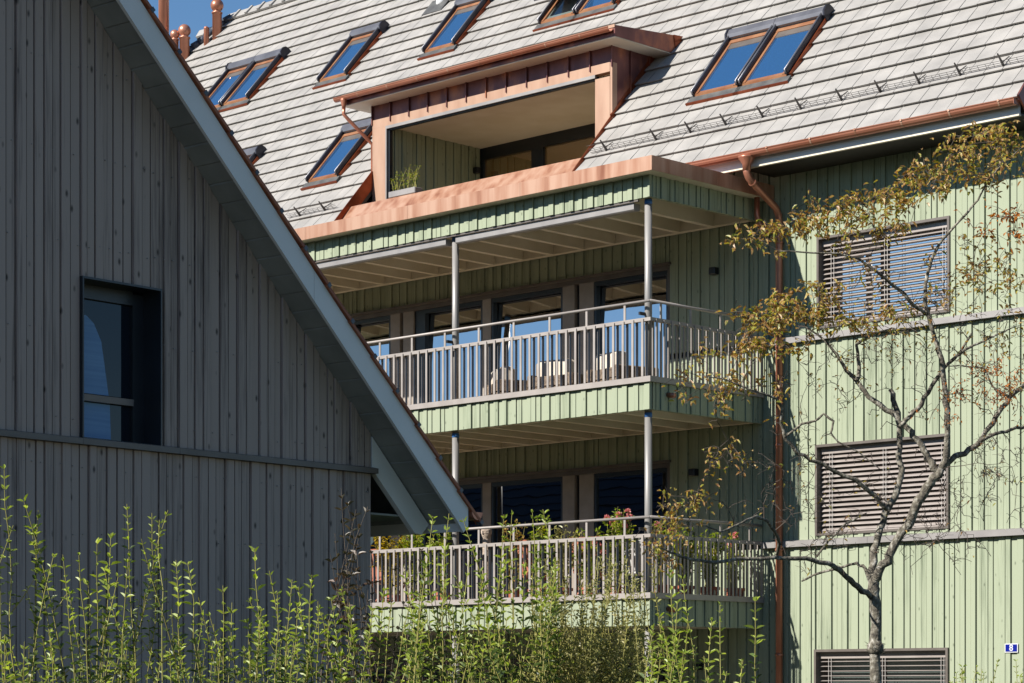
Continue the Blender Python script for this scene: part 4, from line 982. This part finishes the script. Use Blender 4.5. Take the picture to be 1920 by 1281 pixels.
# (centre px, centre py, half width, half height, twigs, leaves per twig, leaf mesh, size)
clusters = [
 (1875, 262, 50, 26, 16, 11, 'A', .082), (1800, 300, 60, 32, 22, 12, 'A', .082), (1740, 335, 50, 30, 18, 12, 'A', .08), (1900, 300, 40, 25, 12, 8, 'A', .08), (1860, 330, 50, 25, 10, 6, 'A', .075),
 (1680, 385, 60, 28, 22, 11, 'A', .078), (1600, 410, 62, 34, 26, 11, 'A', .076), (1540, 425, 45, 30, 18, 10, 'A', .078), (1655, 425, 50, 24, 14, 8, 'A', .07),
 (1500, 395, 26, 18, 6, 7, 'A', .08), (1405, 442, 26, 26, 9, 8, 'A', .085), (1455, 440, 32, 22, 9, 8, 'A', .08),
 (1440, 590, 52, 34, 17, 11, 'A', .09), (1490, 585, 52, 26, 15, 11, 'A', .088), (1395, 600, 28, 32, 9, 7, 'A', .09), (1550, 570, 40, 34, 15, 9, 'A', .08), (1590, 605, 46, 20, 15, 9, 'A', .078),
 (1645, 580, 50, 26, 13, 8, 'A', .07), (1700, 600, 34, 22, 8, 6, 'A', .07),
 (1400, 650, 46, 20, 14, 8, 'A', .09), (1455, 660, 36, 24, 10, 7, 'A', .085), (1340, 715, 46, 18, 12, 7, 'A', .085), (1285, 740, 26, 14, 6, 5, 'A', .085), (1400, 735, 50, 24, 12, 7, 'A', .08), (1345, 768, 22, 18, 4, 6, 'A', .08),
 (1360, 860, 34, 18, 8, 4, 'A', .08), (1410, 870, 30, 20, 4, 3, 'A', .075), (1310, 940, 32, 22, 11, 6, 'A', .08), (1270, 975, 40, 22, 12, 7, 'A', .075), (1225, 1010, 34, 24, 9, 6, 'A', .07), (1320, 1000, 50, 18, 9, 4, 'A', .075), (1230, 1050, 40, 26, 9, 6, 'A', .07),
 (1760, 520, 46, 40, 10, 4, 'A', .07), (1660, 640, 60, 24, 10, 4, 'A', .065), (1850, 500, 46, 46, 20, 7, 'A', .072), (1800, 560, 40, 34, 12, 6, 'A', .07), (1890, 560, 34, 46, 10, 5, 'A', .075), (1880, 430, 38, 26, 14, 9, 'O', .062), (1910, 470, 18, 30, 5, 5, 'A', .07), (1830, 455, 30, 24, 6, 4, 'A', .07),
 (1870, 690, 60, 26, 16, 9, 'O', .045), (1835, 745, 60, 22, 20, 10, 'O', .042), (1770, 772, 34, 16, 8, 6, 'O', .04), (1900, 740, 30, 34, 9, 7, 'O', .045), (1900, 640, 40, 26, 9, 5, 'A', .06), (1790, 640, 50, 40, 10, 3, 'A', .06), (1890, 800, 34, 20, 6, 5, 'O', .045),
 (1700, 650, 60, 40, 12, 2, 'A', .06), (1560, 680, 60, 40, 14, 2, 'A', .06), (1490, 720, 40, 50, 10, 2, 'A', .06), (1640, 700, 40, 40, 8, 2, 'A', .055), (1550, 740, 50, 30, 8, 2, 'A', .06),
 (1490, 900, 40, 60, 16, 1, 'A', .05), (1540, 930, 60, 40, 12, 1, 'A', .06), (1620, 930, 60, 60, 10, 1, 'A', .06), (1840, 900, 46, 50, 20, .5, 'A', .05), (1800, 960, 40, 60, 16, .3, 'A', .05), (1720, 1000, 50, 40, 8, .5, 'A', .05),
 (1570, 1010, 50, 40, 10, .6, 'A', .06), (1500, 1060, 30, 20, 5, .5, 'A', .06), (1860, 860, 40, 30, 8, 2, 'A', .05), (1430, 900, 50, 50, 9, 1, 'A', .06), (1820, 720, 40, 40, 10, 1, 'A', .05),
 (1560, 700, 90, 70, 26, .4, 'A', .05), (1700, 690, 90, 70, 26, .4, 'A', .05), (1830, 650, 80, 60, 22, .6, 'A', .05), (1510, 930, 50, 90, 30, .3, 'A', .045), (1600, 900, 80, 60, 18, .3, 'A', .05), (1840, 900, 60, 70, 34, .2, 'A', .045), (1790, 990, 50, 60, 26, .1, 'A', .045), (1880, 880, 40, 60, 14, .3, 'A', .05), (1660, 1010, 60, 40, 12, .3, 'A', .05), (1560, 1030, 60, 40, 16, .3, 'A', .05), (1640, 560, 90, 60, 18, 2, 'A', .06), (1800, 600, 70, 60, 18, 1.5, 'A', .06),
 (1940, 400, 40, 150, 20, 6, 'A', .075), (1950, 650, 40, 120, 14, 5, 'A', .06)]
for (cx_, cy_, hw, hh, nt_, nl, which, sz) in clusters:
    for i in range(int(nt_*1.15)):
        u_, v_ = tw.gauss(0, .5), tw.gauss(0, .5); px = cx_+hw*1.6*max(-1.4, min(1.4, u_)); py = cy_+hh*1.45*max(-1.4, min(1.4, v_))
        base0 = PD(px, py, TD); (bq, br), _ = nearest(base0); dq = (bq-CAM).dot(FW)
        tgt = PD(px, py, dq+tw.gauss(0, .25)*(1+abs(bq.z-base0.z)*.3))
        (q, r), dist = nearest(tgt)
        n = max(3, int(dist/.09)); n = min(n, 12)
        path = jitter_path(q, tgt, n, .016+dist*.018, tw, sag=dist*.08)
        r0_ = min(r*.7, .0035+.0035*min(dist, 1.2)); rads = [r0_+(.0022-r0_)*k/len(path) for k in range(len(path))]
        tws.tube(path, rads, 4, cap=False)
        for p in path[1:]: skel.append((p, .004))
        if len(skel) > 5200: del skel[700:1000]
        # side spurs
        for k in range(tw.randint(1, 3)):
            j = tw.randint(1, len(path)-1); e = path[j]+Vector((tw.gauss(0, .05), tw.gauss(0, .05), tw.gauss(.01, .05))); tws.tube([path[j], path[j].lerp(e, .5)+Vector((0, 0, .01)), e], [.0028, .002, .0015], 3, cap=False)
            if tw.random() < nl/10 and nl >= 1: add_leaf(lfA if which == 'A' else lfO, e, sz*.8)
        cnt = max(1, int(nl*.75)) if nl >= 1 else (1 if tw.random() < nl else 0)
        for k in range(cnt):
            j = tw.randint(max(0, len(path)-4), len(path)-1); add_leaf(lfA if which == 'A' else lfO, path[j]+Vector((tw.gauss(0, .03), tw.gauss(0, .03), tw.gauss(0, .03))), sz*.8)
tws.build('twigs', M['twig'], T); lfA.build('leaves', M['leaf_autumn'], T); lfO.build('orange_leaves', M['leaf_orange'], T)
print('tree', len(tws.f), len(lfA.f))

# ---- shrubs of the hedge
def shoot(st, lf, lt, base, tip, r_, L=.042, sp=.034, lo=1.0, side=.15, tipc=.28):
    Ln = (tip-base).length; n = max(6, int(Ln/.16)); path = []; L *= r_.uniform(.68, 1.15); sp *= r_.uniform(.85, 1.35)
    bow = Vector((r_.gauss(0, .05), r_.gauss(0, .05), 0))*Ln
    for i in range(n+1):
        t = i/n; path.append(base.lerp(tip, t)+bow*math.sin(math.pi*t)+Vector((r_.gauss(0, .006), r_.gauss(0, .006), 0)))
    path[-1] = tip
    st.tube(path, [.006-.0045*i/n for i in range(n+1)], 4, cap=False)
    s = 0; ph = r_.uniform(0, 6.28)
    while s < Ln:
        t = s/Ln; f = t*n; i = min(int(f), n-1); p = path[i].lerp(path[i+1], f-i)
        dz = tip.z-p.z
        if p.z > lo:
            dr = (path[i+1]-path[i]).normalized(); u = dr.orthogonal().normalized(); v = dr.cross(u)
            for k in range(2 if dz > .06 else 3):
                a = ph+k*math.pi+r_.gauss(0, .4); out = u*math.cos(a)+v*math.sin(a)
                d = out*(.85 if dz > .1 else .5)+dr*r_.uniform(.3, .9); ll = L*r_.uniform(.75, 1.25)*(1 if dz > .12 else .75)
                (lt if dz < tipc*r_.uniform(.6, 1.3) else lf).leaf(p+out*.004, d, Vector((r_.gauss(0, .3), r_.gauss(0, .3), 1)), ll, ll*.42)
        ph += 1.57+r_.gauss(0, .2); s += sp*r_.uniform(.7, 1.4)
    # side branches low down
    for k in range(int(side*Ln*8)):
        t = r_.uniform(.35, .85); f = t*n; i = min(int(f), n-1); p = path[i]
        if p.z < lo: continue
        e = p+Vector((r_.uniform(-.16, .16), r_.uniform(-.16, .16), r_.uniform(.05, .24)))
        st.tube([p, p.lerp(e, .5)+Vector((0, 0, -.01)), e], [.003, .0025, .0015], 3, cap=False)
        m = int((e-p).length/sp)
        for j in range(m):
            q = p.lerp(e, (j+1)/m); d = Vector((r_.gauss(0, 1), r_.gauss(0, 1), r_.uniform(-.1, 1))); ll = L*r_.uniform(.7, 1.1); lf.leaf(q, d, Vector((r_.gauss(0, .3), r_.gauss(0, .3), 1)), ll, ll*.45)
def shrub(px, Dd, tips, label, lm_=None, nfill=14, fillw=60, filly=(1130, 1230), seed=1, L=.042, side=.24, name='shrub', sp=.034, tipm=None, stemm=None, group='shrubs of the hedge in front of the houses', cat='shrub'):
    r_ = random.Random(seed); b = PD(px, 1292, Dd); o = empty(name, (b.x, b.y, 0)); tag(o, label, cat, group)
    st, lf, lt = MB(), MB(), MB()
    allt = [(x, y) for x, y in tips] + [(px+r_.uniform(-fillw, fillw), r_.uniform(*filly)) for _ in range(nfill)]
    for x, y in allt:
        tip = PD(x, y, Dd+r_.uniform(-.25, .25)); k = .35
        base = Vector((b.x+(tip.x-b.x)*k+r_.gauss(0, .08), b.y+(tip.y-b.y)*k+r_.gauss(0, .08), 0))
        shoot(st, lf, lt, base, tip, r_, L=L, side=side, sp=sp)
    st.build('stems', stemm or M['stem'], o); lf.build('leaves', lm_ or M['leaf_bush'], o)
    if lt.f: lt.build('shoot_tips', tipm or M['leaf_tip'], o)
    return o
shrub(40, 10.6, [(8, 878), (-12, 905), (45, 940), (72, 957), (100, 1045), (25, 985), (60, 1000), (118, 1040)], 'tall shrub with the highest shoots at the far left before the dark house', seed=51, nfill=6, filly=(1140, 1240))
shrub(180, 10.8, [(148, 1040), (182, 1015), (196, 1068), (208, 1002), (165, 1090), (130, 1110), (222, 1080)], 'shrub with short forked shoots below the dark house window', seed=52, nfill=5, filly=(1170, 1250))
shrub(290, 10.4, [(238, 945), (285, 962), (299, 975), (315, 957), (352, 1055), (265, 1010), (330, 1050), (240, 1050)], 'shrub with a cluster of four tall shoots right of the dark house window', seed=53, nfill=6, filly=(1150, 1240))
shrub(420, 11.0, [(418, 1098), (435, 1130), (392, 1150), (372, 1120), (400, 1170)], 'low shrub between the four tall shoots and the leaning shoot', seed=54, nfill=7, fillw=50, filly=(1150, 1240))
shrub(510, 10.7, [(478, 1028), (505, 1070), (466, 1122), (548, 1087), (520, 1110), (490, 1140)], 'shrub with one tall leaning shoot in front of the dark cladding', seed=55, nfill=9, fillw=60, filly=(1130, 1230))
shrub(610, 11.2, [(585, 1078), (560, 1100), (620, 1115), (640, 1105), (655, 1130), (600, 1140)], 'leafy shrub beside the dark house corner', seed=56, nfill=11, fillw=55, filly=(1120, 1230))
shrub(745, 11.0, [(720, 1100), (760, 1085), (700, 1140), (775, 1110), (735, 1130)], 'loose shrub just right of the dark house corner', seed=57, nfill=9, fillw=60, filly=(1120, 1240))
shrub(850, 10.8, [(812, 968), (842, 963), (868, 972), (800, 1060), (830, 1040), (880, 1050), (900, 1080), (855, 1090)], 'shrub whose three upright shoots reach the pale eaves end', seed=58, nfill=16, fillw=75, filly=(1060, 1220))
shrub(975, 11.2, [(945, 965), (960, 962), (998, 956), (1018, 955), (940, 1060), (985, 1050), (1010, 1040), (1040, 1070)], 'shrub with four tall shoots before the middle of the lower balcony', seed=59, nfill=16, fillw=75, filly=(1050, 1210))
shrub(1110, 11.6, [(1040, 1050), (1080, 1040), (1120, 1045), (1150, 1060), (1175, 1050), (1100, 1075), (1060, 1085), (1190, 1085)], 'dense fine-leaved yellowish shrub below the pink flowers', lm_=M['leaf_fine'], tipm=M['leaf_fine'], seed=60, nfill=78, fillw=115, filly=(1035, 1230), L=.026, side=.75, sp=.02)
shrub(1250, 11.0, [(1280, 1085), (1257, 1062), (1270, 1130), (1235, 1150), (1225, 1180), (1290, 1160)], 'shrub with two bright shoots right of the balcony corner column', seed=61, nfill=8, fillw=40, filly=(1160, 1250))
shrub(1365, 11.3, [(1416, 1122), (1335, 1160), (1350, 1130), (1320, 1230)], 'sparse shrub with one long shoot leaning right below the balcony side', seed=62, nfill=3, fillw=30, filly=(1230, 1262), side=.02)
shrub(930, 12.6, [(900, 1130), (960, 1120)], 'dense dark-leaved shrub in the second row before the ground floor', seed=63, nfill=26, fillw=190, filly=(1180, 1265), L=.036, side=.4)
shrub(340, 12.2, [(380, 1160)], 'dark-leaved shrub in the second row close to the dark cladding', seed=64, nfill=26, fillw=330, filly=(1190, 1265), L=.036, side=.4)
shrub(660, 13.0, [(640, 915), (650, 940), (668, 955), (690, 950), (628, 1000), (675, 1000), (655, 1030)], 'thin dark reddish-leaved shrub standing against the dark house corner', lm_=M['leaf_dark'], tipm=M['leaf_dark'], stemm=M['twig'], seed=65, nfill=10, fillw=45, filly=(1020, 1180), L=.05, side=.12, sp=.07)
shrub(800, 13.2, [(790, 1030), (770, 1050), (740, 1060), (805, 1075)], 'thin twiggy dark shrub before the left part of the lower balcony', lm_=M['leaf_dark'], tipm=M['leaf_dark'], stemm=M['twig'], seed=66, nfill=12, fillw=50, filly=(1080, 1200), L=.04, side=.2, sp=.06)
shrub(1850, 13.5, [(1872, 1235), (1905, 1240), (1845, 1262), (1800, 1262)], 'small shrub under the blue number plate', seed=67, nfill=14, fillw=70, filly=(1250, 1290), L=.03)
